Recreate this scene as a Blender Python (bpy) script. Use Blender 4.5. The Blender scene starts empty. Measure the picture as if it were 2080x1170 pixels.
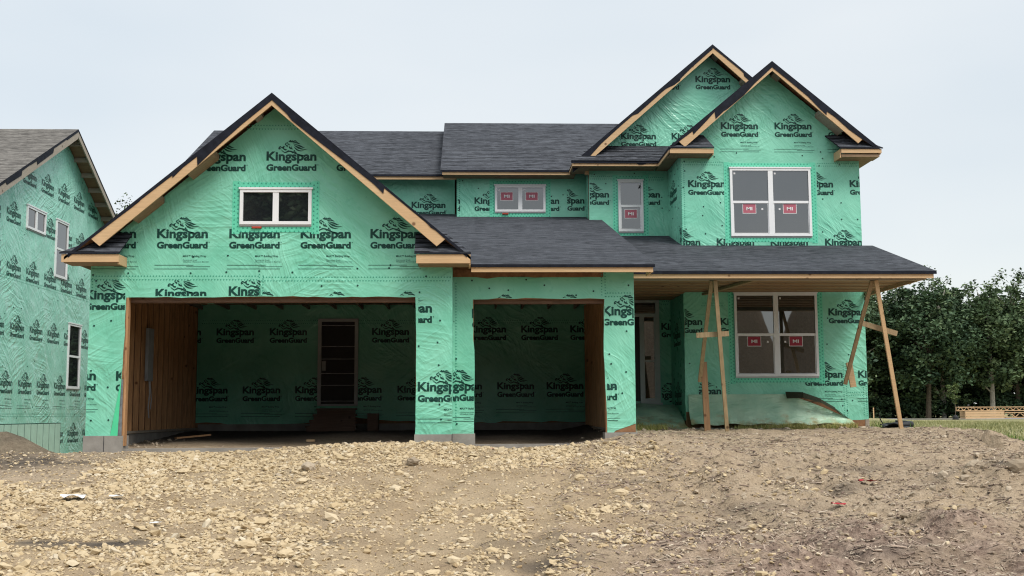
import bpy, math, random
import numpy as np
from mathutils import Vector, Matrix, Euler
R = math.radians
random.seed(7); rng = np.random.default_rng(11)
S = bpy.context.scene; COL = S.collection
# ---------------------------------------------------------------- camera
cam_d = bpy.data.cameras.new('camera'); cam = bpy.data.objects.new('camera', cam_d); COL.objects.link(cam)
cam_d.sensor_width = 36; cam_d.lens = 36*2330/2080; cam_d.clip_end = 3000; cam_d.clip_start = .1
CAM = Vector((0, -19.4, .6))
cam.matrix_world = Matrix.Translation(CAM) @ Matrix.Rotation(R(-2.21), 4, 'Z') @ Matrix.Rotation(R(96.25), 4, 'X') @ Matrix.Rotation(-.005, 4, 'Z')
S.camera = cam
# ---------------------------------------------------------------- sky, sun, exposure
SUN_EL, SUN_ROT = 52, 139
w = bpy.data.worlds.new('World'); S.world = w; w.use_nodes = True
nt = w.node_tree; nt.nodes.clear()
def N(t, k, **kw):
    n = t.nodes.new(k)
    for a, v in kw.items():
        if a.startswith('i_'): n.inputs[a[2:].replace('_', ' ')].default_value = v
        else: setattr(n, a, v)
    return n
def L(t, a, b): t.links.new(a, b)
def ramp(t, fac, stops, interp='LINEAR'):
    n = N(t, 'ShaderNodeValToRGB'); n.color_ramp.interpolation = interp
    e = n.color_ramp.elements
    while len(e) > 1: e.remove(e[-1])
    for i, (p, c) in enumerate(stops):
        c = (c, c, c) if not isinstance(c, tuple) else c
        x = e[0] if i == 0 else e.new(p)
        x.position = p; x.color = (*c, 1)
    if fac is not None: L(t, fac, n.inputs[0])
    return n.outputs[0]
def mix(t, f, a, b, mode='MIX'):
    n = N(t, 'ShaderNodeMix', data_type='RGBA', blend_type=mode)
    for s, v in ((n.inputs[0], f), (n.inputs[6], a), (n.inputs[7], b)):
        if hasattr(v, 'is_linked'): L(t, v, s)
        elif isinstance(v, tuple): s.default_value = (*v[:3], 1)
        else: s.default_value = v
    return n.outputs[2]
def math_(t, op, a, b=0., c=0.):
    n = N(t, 'ShaderNodeMath', operation=op)
    for s, v in zip(n.inputs, (a, b, c)):
        if hasattr(v, 'is_linked'): L(t, v, s)
        else: s.default_value = v
    return n.outputs[0]
# overcast: a Nishita sky seen through an almost closed white cloud layer
sky = N(nt, 'ShaderNodeTexSky', sky_type='NISHITA', sun_disc=False, sun_elevation=R(SUN_EL), sun_rotation=R(SUN_ROT))
bg1 = N(nt, 'ShaderNodeBackground', i_Strength=.05); L(nt, mix(nt, 1., sky.outputs[0], (.4, .4, .4), 'MULTIPLY'), bg1.inputs[0])   # the cloud lets under half of it through
tc = N(nt, 'ShaderNodeTexCoord'); sep = N(nt, 'ShaderNodeSeparateXYZ'); L(nt, tc.outputs['Generated'], sep.inputs[0])
el = ramp(nt, sep.outputs[2], [(0, (.80, .81, .80)), (.10, (.80, .815, .80)), (.24, (.78, .81, .81)), (.38, (.80, .84, .85)), (.62, (1.05, 1.09, 1.1)), (1., (1.25, 1.28, 1.3))])
cn = N(nt, 'ShaderNodeTexNoise', i_Scale=2.2, i_Detail=3., i_Roughness=.45)
mp = N(nt, 'ShaderNodeMapping'); mp.inputs['Scale'].default_value = (1, 1, 3); L(nt, tc.outputs['Generated'], mp.inputs[0]); L(nt, mp.outputs[0], cn.inputs[0])
cl = ramp(nt, cn.outputs[0], [(.32, (.905, .935, .96)), (.68, (1.065, 1.05, 1.035))])
oc = mix(nt, 1., el, cl, 'MULTIPLY')
bg2 = N(nt, 'ShaderNodeBackground', i_Strength=.515); L(nt, oc, bg2.inputs[0])
ad = N(nt, 'ShaderNodeAddShader'); L(nt, bg1.outputs[0], ad.inputs[0]); L(nt, bg2.outputs[0], ad.inputs[1])
wo = N(nt, 'ShaderNodeOutputWorld'); L(nt, ad.outputs[0], wo.inputs[0])
sd = bpy.data.lights.new('sun', 'SUN'); sun = bpy.data.objects.new('sun', sd); COL.objects.link(sun)
sd.energy = 1.5; sd.angle = R(24); sd.color = (1, .96, .9)
a, e = R(SUN_ROT), R(SUN_EL)
sun.rotation_euler = Vector((math.sin(a)*math.cos(e), math.cos(a)*math.cos(e), math.sin(e))).to_track_quat('Z', 'Y').to_euler()
S.render.engine = 'CYCLES'; S.cycles.filter_width = 1.15; S.cycles.diffuse_bounces = 1
S.view_settings.view_transform = 'Standard'; S.view_settings.look = 'None'; S.view_settings.exposure = .80; S.view_settings.gamma = 1
# ---------------------------------------------------------------- helpers
ORG = {}
def tag(o, label=None, cat=None, group=None, kind=None):
    if label: o['label'] = label
    if cat: o['category'] = cat
    if group: o['group'] = group
    if kind: o['kind'] = kind
    return o
def empty(name, loc, label, cat, group=None):
    o = bpy.data.objects.new(name, None); COL.objects.link(o); o.location = loc; o.empty_display_size = .3
    ORG[o.name] = Vector(loc); return tag(o, label, cat, group)
class MB:
    def __init__(s): s.v, s.f, s.m, s.uv = [], [], [], []
    def face(s, pts, m=0, uv=None):
        i = len(s.v); s.v += [tuple(p) for p in pts]; s.f.append(list(range(i, i+len(pts)))); s.m.append(m); s.uv.append(uv)
    def solid(s, vs, fs, m=0):
        i = len(s.v); s.v += [tuple(p) for p in vs]
        for f in fs: s.f.append([i+k for k in f]); s.m.append(m); s.uv.append(None)
    def box(s, x0, x1, y0, y1, z0, z1, m=0):
        s.solid([(x0,y0,z0),(x1,y0,z0),(x1,y1,z0),(x0,y1,z0),(x0,y0,z1),(x1,y0,z1),(x1,y1,z1),(x0,y1,z1)],
                [(0,3,2,1),(4,5,6,7),(0,1,5,4),(1,2,6,5),(2,3,7,6),(3,0,4,7)], m)
    def fbox(s, fr, u0, u1, v0, v1, n0, n1, m=0):
        p = [fr(u0,v0,n0),fr(u1,v0,n0),fr(u1,v1,n0),fr(u0,v1,n0),fr(u0,v0,n1),fr(u1,v0,n1),fr(u1,v1,n1),fr(u0,v1,n1)]
        s.solid(p, [(0,3,2,1),(4,5,6,7),(0,1,5,4),(1,2,6,5),(2,3,7,6),(3,0,4,7)], m)
    def prism(s, fr, poly, n0, n1, m=0, mside=None):
        k = len(poly); ms = m if mside is None else mside
        i = len(s.v); s.v += [tuple(fr(u,v,n1)) for u,v in poly] + [tuple(fr(u,v,n0)) for u,v in poly]
        s.f.append(list(range(i, i+k))); s.m.append(m); s.uv.append(None)
        s.f.append([i+k+j for j in reversed(range(k))]); s.m.append(ms); s.uv.append(None)
        for j in range(k):
            q = (j+1) % k; s.f.append([i+j, i+k+j, i+k+q, i+q]); s.m.append(ms); s.uv.append(None)
    def beam(s, p, q, wd, ht, m=0, up=Vector((0,0,1))):   # board from p to q; wd across, ht along up
        p, q = Vector(p), Vector(q); d = (q-p).normalized(); a = d.cross(up).normalized(); b = a.cross(d).normalized()
        a *= wd/2; b *= ht/2
        s.solid([p-a-b,p+a-b,p+a+b,p-a+b,q-a-b,q+a-b,q+a+b,q-a+b], [(0,3,2,1),(4,5,6,7),(0,1,5,4),(1,2,6,5),(2,3,7,6),(3,0,4,7)], m)
    def tube(s, pts, rad, m=0, k=7, cap=True):
        pts = [Vector(p) for p in pts]; rad = rad if hasattr(rad, '__len__') else [rad]*len(pts); i = len(s.v)
        for j, p in enumerate(pts):
            d = (pts[min(j+1,len(pts)-1)]-pts[max(j-1,0)]).normalized()
            a = d.cross(Vector((0,.13,1)) if abs(d.z) < .95 else Vector((1,0,0))).normalized(); b = d.cross(a)
            for t in range(k):
                c = 2*math.pi*t/k; s.v.append(tuple(p + (a*math.cos(c)+b*math.sin(c))*rad[j]))
        for j in range(len(pts)-1):
            for t in range(k):
                u = (t+1) % k; s.f.append([i+j*k+t, i+j*k+u, i+(j+1)*k+u, i+(j+1)*k+t]); s.m.append(m); s.uv.append(None)
        if cap:
            s.f.append([i+t for t in reversed(range(k))]); s.m.append(m); s.uv.append(None)
            s.f.append([i+(len(pts)-1)*k+t for t in range(k)]); s.m.append(m); s.uv.append(None)
    def build(s, name, mats, parent=None, smooth=False):
        mats = mats if isinstance(mats, (list, tuple)) else [mats]
        o0 = ORG[parent.name] if parent else Vector((0,0,0))
        me = bpy.data.meshes.new(name)
        me.from_pydata([(x-o0.x, y-o0.y, z-o0.z) for x,y,z in s.v], [], s.f)
        for m in mats: me.materials.append(m)
        me.polygons.foreach_set('material_index', s.m)
        if any(u is not None for u in s.uv):
            ul = me.uv_layers.new(name='UVMap')
            for p, u in zip(me.polygons, s.uv):
                if u is not None:
                    for li, c in zip(p.loop_indices, u): ul.data[li].uv = c
        if smooth: me.polygons.foreach_set('use_smooth', [True]*len(me.polygons))
        me.update()
        o = bpy.data.objects.new(name, me); COL.objects.link(o); ORG[o.name] = o0
        if parent: o.parent = parent
        return o
def np_mesh(name, V, F, mat, attrs=None, parent=None, smooth=False, mi=None):
    V = np.asarray(V, np.float32); F = np.asarray(F, np.int32); k = F.shape[1]
    me = bpy.data.meshes.new(name)
    me.vertices.add(len(V)); me.vertices.foreach_set('co', V.ravel())
    me.loops.add(F.size); me.loops.foreach_set('vertex_index', F.ravel())
    me.polygons.add(len(F)); me.polygons.foreach_set('loop_start', np.arange(0, F.size, k, dtype=np.int32))
    me.polygons.foreach_set('loop_total', np.full(len(F), k, np.int32))
    for m in (mat if isinstance(mat, (list, tuple)) else [mat]): me.materials.append(m)
    if mi is not None: me.polygons.foreach_set('material_index', np.asarray(mi, np.int32))
    me.polygons.foreach_set('use_smooth', np.full(len(F), smooth))
    me.update(calc_edges=True)
    for n, a in (attrs or {}).items():
        at = me.attributes.new(n, 'FLOAT', 'POINT'); at.data.foreach_set('value', np.asarray(a, np.float32))
    o = bpy.data.objects.new(name, me); COL.objects.link(o)
    if parent: o.parent = parent
    ORG[o.name] = ORG[parent.name] if parent else Vector((0,0,0))
    return o
def hash2(i, j, s):
    h = (i.astype(np.int64)*374761393 + j.astype(np.int64)*668265263 + s*982451653) & 0x7fffffff
    h = ((h ^ (h >> 13)) * 1274126177) & 0x7fffffff
    return ((h ^ (h >> 16)) & 0xffff)/65535.
def vnoise(x, y, s=0):
    i, j = np.floor(x), np.floor(y); fx, fy = x-i, y-j; fx = fx*fx*(3-2*fx); fy = fy*fy*(3-2*fy)
    return (hash2(i,j,s)*(1-fx)+hash2(i+1,j,s)*fx)*(1-fy) + (hash2(i,j+1,s)*(1-fx)+hash2(i+1,j+1,s)*fx)*fy
def fbm(x, y, o=4, s=0, g=.5):
    r, a, t = 0, 1, 0
    for k in range(o): r = r + a*vnoise(x, y, s+k*17); t += a; a *= g; x, y = x*2.03+3.1, y*2.03+7.7
    return r/t
def sstep(a, b, x): t = np.clip((x-a)/(b-a), 0, 1); return t*t*(3-2*t)
# ---------------------------------------------------------------- materials
def new_mat(name, rough=.7, spec=.3):
    m = bpy.data.materials.new(name); m.use_nodes = True; t = m.node_tree; b = t.nodes['Principled BSDF']
    b.inputs['Roughness'].default_value = rough; b.inputs['Specular IOR Level'].default_value = spec
    return m, t, b
def bump(t, b, h, dist, strength=1.):
    n = N(t, 'ShaderNodeBump', i_Strength=strength, i_Distance=dist); L(t, h, n.inputs['Height']); L(t, n.outputs[0], b.inputs['Normal'])
def noise(t, vec, sc, det=3., rough=.5, typ='FBM'):
    n = N(t, 'ShaderNodeTexNoise', noise_type=typ, i_Scale=sc, i_Detail=det, i_Roughness=rough)
    if vec is not None: L(t, vec, n.inputs['Vector'])
    return n.outputs[0]
def mapping(t, vec, rot=(0,0,0), sc=(1,1,1), loc=(0,0,0)):
    n = N(t, 'ShaderNodeMapping'); n.inputs['Rotation'].default_value = rot; n.inputs['Scale'].default_value = sc; n.inputs['Location'].default_value = loc
    L(t, vec, n.inputs[0]); return n.outputs[0]
def pos(t): return N(t, 'ShaderNodeNewGeometry').outputs['Position']
def obj_co(t): return N(t, 'ShaderNodeTexCoord').outputs['Object']
# wrinkled film: height field shared by the wrap and what is printed on it
def wrinkle(t):
    sp = N(t, 'ShaderNodeSeparateXYZ'); L(t, pos(t), sp.inputs[0])
    cb = N(t, 'ShaderNodeCombineXYZ'); L(t, math_(t, 'ADD', sp.outputs[0], sp.outputs[1]), cb.inputs[0]); L(t, sp.outputs[2], cb.inputs[1])
    wn = N(t, 'ShaderNodeTexNoise', i_Scale=.9, i_Detail=2.); L(t, cb.outputs[0], wn.inputs['Vector'])
    vm = N(t, 'ShaderNodeVectorMath', operation='MULTIPLY_ADD'); L(t, wn.outputs['Color'], vm.inputs[0]); vm.inputs[1].default_value = (.42,.42,0); L(t, cb.outputs[0], vm.inputs[2])
    P = vm.outputs[0]
    def layer(ang, sx, sy, off, typ='FBM', det=3.):
        return noise(t, mapping(t, P, (0,0,R(ang)), (1,1,1), (off,off*.7,0)) if False else mapping(t, mapping(t, P, (0,0,R(ang))), (0,0,0), (sx,sy,1), (off,off*.7,0)), 1., det, .5, typ)
    a = layer(-32, .55, 5.5, 3., det=2.); b = layer(40, .5, 6., 9., det=2.); c = layer(72, .6, 6.5, 17., det=2.); d = layer(8, .4, 6., 29., det=2.)
    def crease(x): return math_(t, 'POWER', math_(t, 'SUBTRACT', 1., math_(t, 'ABSOLUTE', math_(t, 'MULTIPLY_ADD', x, 4., -2.))), 2.)
    m1 = ramp(t, noise(t, P, .7, 1.), [(.42, 0.), (.58, 1.)]); m2 = ramp(t, noise(t, mapping(t, P, loc=(5,3,0)), .8, 1.), [(.45, 0.), (.6, 1.)])
    def clampf(x): return math_(t, 'MAXIMUM', x, 0.)
    h = mix(t, m1, clampf(crease(a)), clampf(crease(b))); h2 = mix(t, m2, clampf(crease(c)), clampf(crease(d)))
    f = layer(50, 5., 30., 2., det=1.); f2 = layer(-38, 4., 26., 6., det=1.)
    hh = math_(t, 'ADD', math_(t, 'MULTIPLY', h, .8), math_(t, 'MULTIPLY', h2, .55))
    hh = math_(t, 'MULTIPLY', hh, ramp(t, noise(t, mapping(t, P, loc=(9,4,0)), .55, 2.), [(.40, .25), (.62, 1.25)]))
    hh = math_(t, 'MULTIPLY_ADD', mix(t, m2, f, f2), .32, hh)
    hh = math_(t, 'MULTIPLY_ADD', noise(t, P, 1.6, 2.), 2.2, hh)
    hh = math_(t, 'MULTIPLY_ADD', layer(62, .35, 1.6, 41., det=1.), 3., hh)
    return hh
def wrap_mat(name, c1, c2, rough, dist, spec=.5):
    m, t, b = new_mat(name, rough, spec); h = wrinkle(t); bump(t, b, h, dist)
    n = noise(t, pos(t), 1.3, 4.); L(t, mix(t, ramp(t, n, [(.35, 0.), (.65, 1.)]), c1, c2), b.inputs['Base Color'])
    rr = ramp(t, noise(t, pos(t), 6., 3.), [(.3, rough-.07), (.7, rough+.1)]); L(t, rr, b.inputs['Roughness'])
    return m
M = {}
M['wrap'] = wrap_mat('green_house_wrap', (.195,.60,.42), (.265,.69,.50), .31, .0115)
M['ink'] = wrap_mat('dark_green_print', (.004,.045,.033), (.006,.06,.045), .42, .010, .35)
M['tape'] = wrap_mat('green_flashing_tape', (.12,.62,.40), (.16,.70,.46), .34, .004)
M['tape_ink'] = wrap_mat('tape_print', (.03,.30,.19), (.04,.34,.22), .4, .006)
M['nbwrap'] = wrap_mat('green_house_wrap_neighbour', (.28,.64,.50), (.36,.73,.59), .30, .015)
M['nbink'] = wrap_mat('print_neighbour', (.012,.07,.055), (.015,.08,.06), .42, .012, .35)
def simple(name, c, rough=.7, spec=.3, var=.25, sc=6., bd=0.):
    m, t, b = new_mat(name, rough, spec); p = pos(t); n = noise(t, p, sc, 5., .6)
    lo = tuple(x*(1-var) for x in c); hi = tuple(min(1, x*(1+var)) for x in c)
    L(t, mix(t, ramp(t, n, [(.3, 0.), (.7, 1.)]), lo, hi), b.inputs['Base Color'])
    if bd: bump(t, b, noise(t, p, sc*6, 4., .6), bd)
    M[name] = m; return m
def wood(name, c, grain=(1,1,1), dark=.55, knots=True, rough=.65, var=.35):
    m, t, b = new_mat(name, rough, .25); p = pos(t)
    g = noise(t, mapping(t, p, sc=grain), 1., 6., .65)
    g2 = noise(t, p, 1.7, 2.)
    c0 = tuple(x*dark for x in c)
    col = mix(t, ramp(t, g, [(.28, 1.), (.62, 0.)]), c, c0)
    col = mix(t, math_(t, 'MULTIPLY', ramp(t, g2, [(.35, 0.), (.7, 1.)]), var), col, (c[0]*.8, c[1]*.72, c[2]*.66))
    if knots:
        v = N(t, 'ShaderNodeTexVoronoi', feature='F1', i_Scale=3.1, i_Randomness=1.); L(t, p, v.inputs['Vector'])
        col = mix(t, ramp(t, v.outputs['Distance'], [(.06, .9), (.125, 0.)]), col, (c[0]*.25, c[1]*.18, c[2]*.15))
    L(t, col, b.inputs['Base Color']); bump(t, b, g, .002); M[name] = m; return m
wood('lumber', (.68,.46,.255), (3,14,40), .8)
wood('lumber_vertical', (.54,.30,.145), (26,26,2.5), .5)
wood('lumber_grey', (.42,.36,.29), (3,14,40), .7)
wood('lumber_brace', (.42,.30,.17), (26,26,2), .6)
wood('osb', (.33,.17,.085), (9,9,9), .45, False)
wood('stud_pale', (.62,.38,.19), (26,26,2.5), .6)
wood('stud_brown', (.36,.21,.11), (26,26,2.5), .5)
wood('sheathing_dark', (.10,.055,.03), (9,9,9), .5, False)  # OSB darkened: shade in the gaps between studs is put into the colour
wood('soffit_wood', (.34,.23,.14), (2,20,20), .6)
wood('ceiling_wood', (.42,.27,.15), (2,20,20), .6)
wood('steps_wood', (.22,.14,.10), (3,20,30), .5)
simple('black_felt', (.012,.014,.022), .8, .2, .4, 9., .003)
simple('concrete', (.30,.28,.25), .85, .2, .22, 3., .003)
simple('vinyl', (.86,.86,.86), .4, .4, .02, 2.)
simple('vinyl_shade', (.55,.55,.54), .5, .3, .03, 2.)
simple('sticker_red', (.34,.030,.055), .5, .3, .05)
simple('sticker_pale', (.46,.13,.17), .5, .3, .05)  # the red paled; washed look behind reflecting glass is in the colour
simple('sticker_white', (.80,.78,.77), .5, .3, .02)
simple('orange_shim', (.45,.06,.03), .5, .3, .1)
simple('galv', (.30,.31,.32), .45, .5, .15)
simple('door_dark', (.035,.030,.030), .5, .3, .15)
simple('door_frame', (.58,.59,.58), .5, .4, .05)
simple('pipe_black', (.012,.012,.014), .55, .4, .3, 20., .004)
simple('bark', (.13,.105,.08), .9, .1, .45, 8., .01)
simple('bark_pale', (.36,.33,.28), .9, .1, .3, 6., .01)
simple('foam_board', (.44,.66,.54), .6, .3, .08, 4.)
simple('foam_gap', (.015,.05,.035), .8, .2, .1)
simple('sheathing_grey', (.20,.22,.23), .7, .3, .3, 12.)
simple('wrap_back', (.10,.70,.36), .4, .4, .06, 3.)
simple('plastic_pale', (.42,.66,.46), .34, .5, .38, 2.6, .03)
simple('white_scrap', (.78,.78,.77), .6, .3, .08)
simple('red_scrap', (.42,.02,.03), .5, .3, .15)
simple('road_grey', (.30,.29,.28), .9, .1, .12, 1.5)
def stained():
    m, t, b = new_mat('stained_sheet', .36, .45); p = pos(t); sp = N(t, 'ShaderNodeSeparateXYZ'); L(t, p, sp.inputs[0])
    c = mix(t, ramp(t, noise(t, p, 2.4, 4.), [(.35, 0.), (.65, 1.)]), (.30,.55,.38), (.50,.70,.50))
    mud = math_(t, 'ADD', math_(t, 'MULTIPLY', math_(t, 'SUBTRACT', .62, sp.outputs[2]), 2.2), math_(t, 'MULTIPLY_ADD', noise(t, mapping(t, p, sc=(1,1,1.6)), 3.2, 5., .65), 3., -1.6))   # dried mud splashed up from the ground
    c = mix(t, ramp(t, mud, [(.25, 0.), (.8, .85)]), c, mix(t, ramp(t, noise(t, p, 7., 3.), [(.4, 0.), (.6, 1.)]), (.30,.25,.09), (.46,.36,.16)))
    L(t, c, b.inputs['Base Color']); bump(t, b, noise(t, mapping(t, p, rot=(0,.5,0), sc=(2,2,7)), 1.6, 4., .55), .05); M['plastic_pale'] = m
stained()
def glass_mat():
    m, t, b = new_mat('window_glass', .015, .5); b.inputs['IOR'].default_value = 2.35
    L(t, mix(t, ramp(t, noise(t, pos(t), 1.1, 2.), [(.4, 0.), (.6, 1.)]), (.012,.016,.018), (.02,.022,.024)), b.inputs['Base Color'])
    bump(t, b, noise(t, pos(t), 1.4, 1.), .0012); M['glass'] = m
glass_mat()
def shingle(name, c1, c2, c_shadow):
    m, t, b = new_mat(name, .92, .18)
    uv = N(t, 'ShaderNodeUVMap').outputs[0]
    wv = N(t, 'ShaderNodeVectorMath', operation='MULTIPLY_ADD'); n0 = N(t, 'ShaderNodeTexNoise', i_Scale=1.2, i_Detail=2.); L(t, uv, n0.inputs['Vector'])
    L(t, n0.outputs['Color'], wv.inputs[0]); wv.inputs[1].default_value = (.03,.02,0); L(t, uv, wv.inputs[2]); P = wv.outputs[0]
    def br(wd, off, fr, a, bb, loc):
        n = N(t, 'ShaderNodeTexBrick', offset=off, offset_frequency=fr, squash=1.3, squash_frequency=3)
        n.inputs['Color1'].default_value = (*a,1); n.inputs['Color2'].default_value = (*bb,1); n.inputs['Mortar'].default_value = (0,0,0,1)
        n.inputs['Scale'].default_value = 1.; n.inputs['Mortar Size'].default_value = .006; n.inputs['Mortar Smooth'].default_value = .3
        n.inputs['Brick Width'].default_value = wd; n.inputs['Row Height'].default_value = .142; n.inputs['Bias'].default_value = 0.
        L(t, mapping(t, P, loc=loc), n.inputs['Vector']); return n
    b1 = br(.31, .37, 2, (0,0,0), (1,1,1), (0,0,0)); b2 = br(.47, .61, 3, (0,0,0), (1,1,1), (3.3,.0,0))
    s = math_(t, 'ADD', math_(t, 'MULTIPLY', b1.outputs[0], .55), math_(t, 'MULTIPLY', b2.outputs[0], .45))
    col = mix(t, s, c1, c2)
    gr = noise(t, uv, 90., 3., .7); col = mix(t, ramp(t, gr, [(.3, .0), (.75, .45)]), col, tuple(x*2.1 for x in c2))
    big = noise(t, uv, .5, 3.); col = mix(t, math_(t, 'MULTIPLY', ramp(t, big, [(.35, 0.), (.7, 1.)]), .35), col, c1)
    st = noise(t, mapping(t, uv, sc=(2.2,9.,1)), 1., 3., .6); st2 = noise(t, mapping(t, uv, sc=(5.,22.,1)), 1., 2., .6)
    col = mix(t, ramp(t, st, [(.40, .75), (.52, 0.)]), col, tuple(x*.6 for x in c1)); col = mix(t, ramp(t, st2, [(.50, 0.), (.66, .6)]), col, tuple(x*1.7 for x in c2))
    # shadow line at the butt edge of each course, painted into the colour
    sp = N(t, 'ShaderNodeSeparateXYZ'); L(t, P, sp.inputs[0])
    fr_ = math_(t, 'FRACT', math_(t, 'DIVIDE', sp.outputs[1], .142))
    lam = math_(t, 'GREATER_THAN', b2.outputs[0], .45)
    edge = math_(t, 'LESS_THAN', fr_, math_(t, 'MULTIPLY_ADD', lam, .16, .10))
    col = mix(t, edge, col, c_shadow)
    L(t, col, b.inputs['Base Color'])
    hgt = math_(t, 'SUBTRACT', math_(t, 'MULTIPLY_ADD', s, .35, gr), math_(t, 'MULTIPLY', fr_, 1.))
    bump(t, b, hgt, .007); M[name] = m
shingle('shingle', (.026,.029,.036), (.080,.085,.097), (.008,.009,.011))
shingle('shingle_grey', (.105,.097,.086), (.18,.168,.152), (.045,.042,.038))
def attr(t, n): return N(t, 'ShaderNodeAttribute', attribute_name=n).outputs['Fac']
def tone_mat(name, stops, rough=.85, bd=.004, trans=False):
    m, t, b = new_mat(name, rough, .15); c = ramp(t, attr(t, 'tone'), stops)
    if not trans:
        c = mix(t, math_(t, 'MULTIPLY', noise(t, pos(t), 14., 4., .65), .35), c, tuple(x*.5 for x in stops[0][1]))
        bump(t, b, noise(t, pos(t), 30., 4., .65), bd)
    L(t, c, b.inputs['Base Color'])
    M[name] = m
tone_mat('stone', [(0, (.38,.27,.15)), (.3, (.56,.43,.255)), (.75, (.66,.53,.345)), (1, (.72,.62,.46))])
tone_mat('clod', [(0, (.15,.115,.08)), (.5, (.34,.27,.19)), (1, (.56,.46,.34))])
tone_mat('mulch', [(0, (.06,.045,.04)), (.3, (.26,.185,.145)), (.65, (.50,.385,.295)), (1, (.74,.63,.48))], .9, .002)
tone_mat('grass_blade', [(0, (.10,.13,.045)), (.5, (.24,.25,.10)), (1, (.46,.42,.22))], .8, 0, True)
tone_mat('weed', [(0, (.07,.15,.04)), (.5, (.26,.32,.08)), (1, (.60,.50,.20))], .8, 0, True)
tone_mat('leaf', [(0, (.032,.060,.034)), (.5, (.074,.125,.062)), (1, (.150,.205,.100))], .6, 0, True)
tone_mat('leaf_mid', [(0, (.040,.070,.034)), (.5, (.088,.135,.062)), (1, (.165,.215,.10))], .6, 0, True)
tone_mat('leaf_light', [(0, (.035,.065,.02)), (.5, (.085,.13,.045)), (1, (.16,.20,.075))], .6, 0, True)
def ground_mat():
    m, t, b = new_mat('site_dirt', .95, .08); p = pos(t)
    n1 = noise(t, p, 1.1, 6., .6); n2 = noise(t, p, 9., 5., .65); n3 = noise(t, p, 45., 3., .6)
    sand = mix(t, ramp(t, n1, [(.35, 0.), (.65, 1.)]), (.36,.265,.165), (.50,.385,.25))
    brown = mix(t, ramp(t, n2, [(.3, 0.), (.7, 1.)]), (.35,.265,.18), (.54,.425,.30))
    mulch = mix(t, ramp(t, n2, [(.35, 0.), (.65, 1.)]), (.19,.13,.10), (.46,.345,.265))
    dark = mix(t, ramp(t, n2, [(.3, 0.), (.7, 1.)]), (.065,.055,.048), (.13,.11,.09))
    grass = mix(t, ramp(t, noise(t, mapping(t, p, sc=(.5,.16,1)), 1.3, 5., .6), [(.32, 0.), (.68, 1.)]), (.22,.23,.10), (.42,.38,.21))
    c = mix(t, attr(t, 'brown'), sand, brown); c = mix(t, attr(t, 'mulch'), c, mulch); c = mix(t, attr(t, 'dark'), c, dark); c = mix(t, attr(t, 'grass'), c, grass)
    c = mix(t, ramp(t, n3, [(.3, .35), (.6, 0.)]), c, (.10,.075,.055))
    L(t, c, b.inputs['Base Color'])
    bump(t, b, math_(t, 'ADD', n2, math_(t, 'MULTIPLY', n3, .4)), .06); M['ground'] = m
ground_mat()
# ---------------------------------------------------------------- printing on the house wrap
def front(Y): return lambda u, v, n=0: Vector((u, Y-n, v))          # plane facing the street
def faceR(X): return lambda u, v, n=0: Vector((X+n, u, v))          # plane facing right
def faceL(X): return lambda u, v, n=0: Vector((X-n, -u, v))         # plane facing left
def text_polys(txt, off=0.):
    cu = bpy.data.curves.new('t', 'FONT'); cu.body = txt; cu.size = 1; cu.offset = off; cu.resolution_u = 3
    o = bpy.data.objects.new('t', cu); COL.objects.link(o); bpy.context.view_layer.update()
    me = bpy.data.meshes.new_from_object(o.evaluated_get(bpy.context.evaluated_depsgraph_get()))
    me.calc_loop_triangles(); v = [(p.co.x, p.co.y) for p in me.vertices]
    ps = [[v[i] for i in tr.vertices] for tr in me.loop_triangles]
    bpy.data.objects.remove(o); bpy.data.curves.remove(cu); bpy.data.meshes.remove(me); return ps
def fit(ps, x0, x1, y0, y1):
    xs = [x for p in ps for x, y in p]; ys = [y for p in ps for x, y in p]
    a, b, c, d = min(xs), max(xs), min(ys), max(ys)
    return [[(x0+(x-a)/(b-a)*(x1-x0), y0+(y-c)/(d-c)*(y1-y0)) for x, y in p] for p in ps]
LION = [
 [(740,195),(830,125),(870,125),(850,175),(900,165),(970,120),(930,190),(1060,140),(1120,145),(1190,205),(1100,180),(930,230),(860,225)],
 [(960,262),(1080,235),(1200,235),(1290,290),(1355,335),(1250,305),(1120,275),(1000,285)],
 [(1000,320),(1130,350),(1330,395),(1420,440),(1500,490),(1600,508),(1480,515),(1330,460),(1200,395),(1080,352)],
 [(1000,360),(1120,430),(1280,490),(1400,555),(1520,600),(1790,606),(1600,620),(1400,602),(1250,562),(1140,485)],
 [(1030,460),(1120,555),(1230,630),(1330,670),(1400,686),(1590,686),(1400,708),(1270,696),(1160,640),(1080,555)],
 [(560,340),(590,290),(640,265),(700,232),(690,265),(625,290),(600,330),(622,392),(590,385)],
 [(670,320),(720,300),(830,382),(790,385)], [(600,400),(680,390),(700,430),(690,480),(640,440)],
 [(770,445),(850,520),(900,560),(880,430),(930,560),(980,615),(860,585),(800,560),(770,510)],
 [(220,560),(260,480),(330,450),(370,480),(290,520),(280,570),(340,560),(330,592),(250,620)],
 [(340,515),(430,500),(500,445),(560,440),(500,490),(520,560),(430,562)],
 [(450,560),(560,600),(640,610),(640,650),(580,665),(500,622)],
 [(340,590),(470,725),(570,778),(690,708),(830,720),(700,752),(580,805),(540,795),(430,712)],
 [(690,658),(780,690),(900,710),(1000,740),(1110,728),(1000,760),(945,822),(900,762),(780,722)],
 [(1020,700),(1040,650),(1110,710),(1050,722)],
 [(950,780),(1060,770),(1140,750),(1165,830),(1300,878),(1500,930),(1640,962),(1480,960),(1250,895),(1100,852)]]
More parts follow.
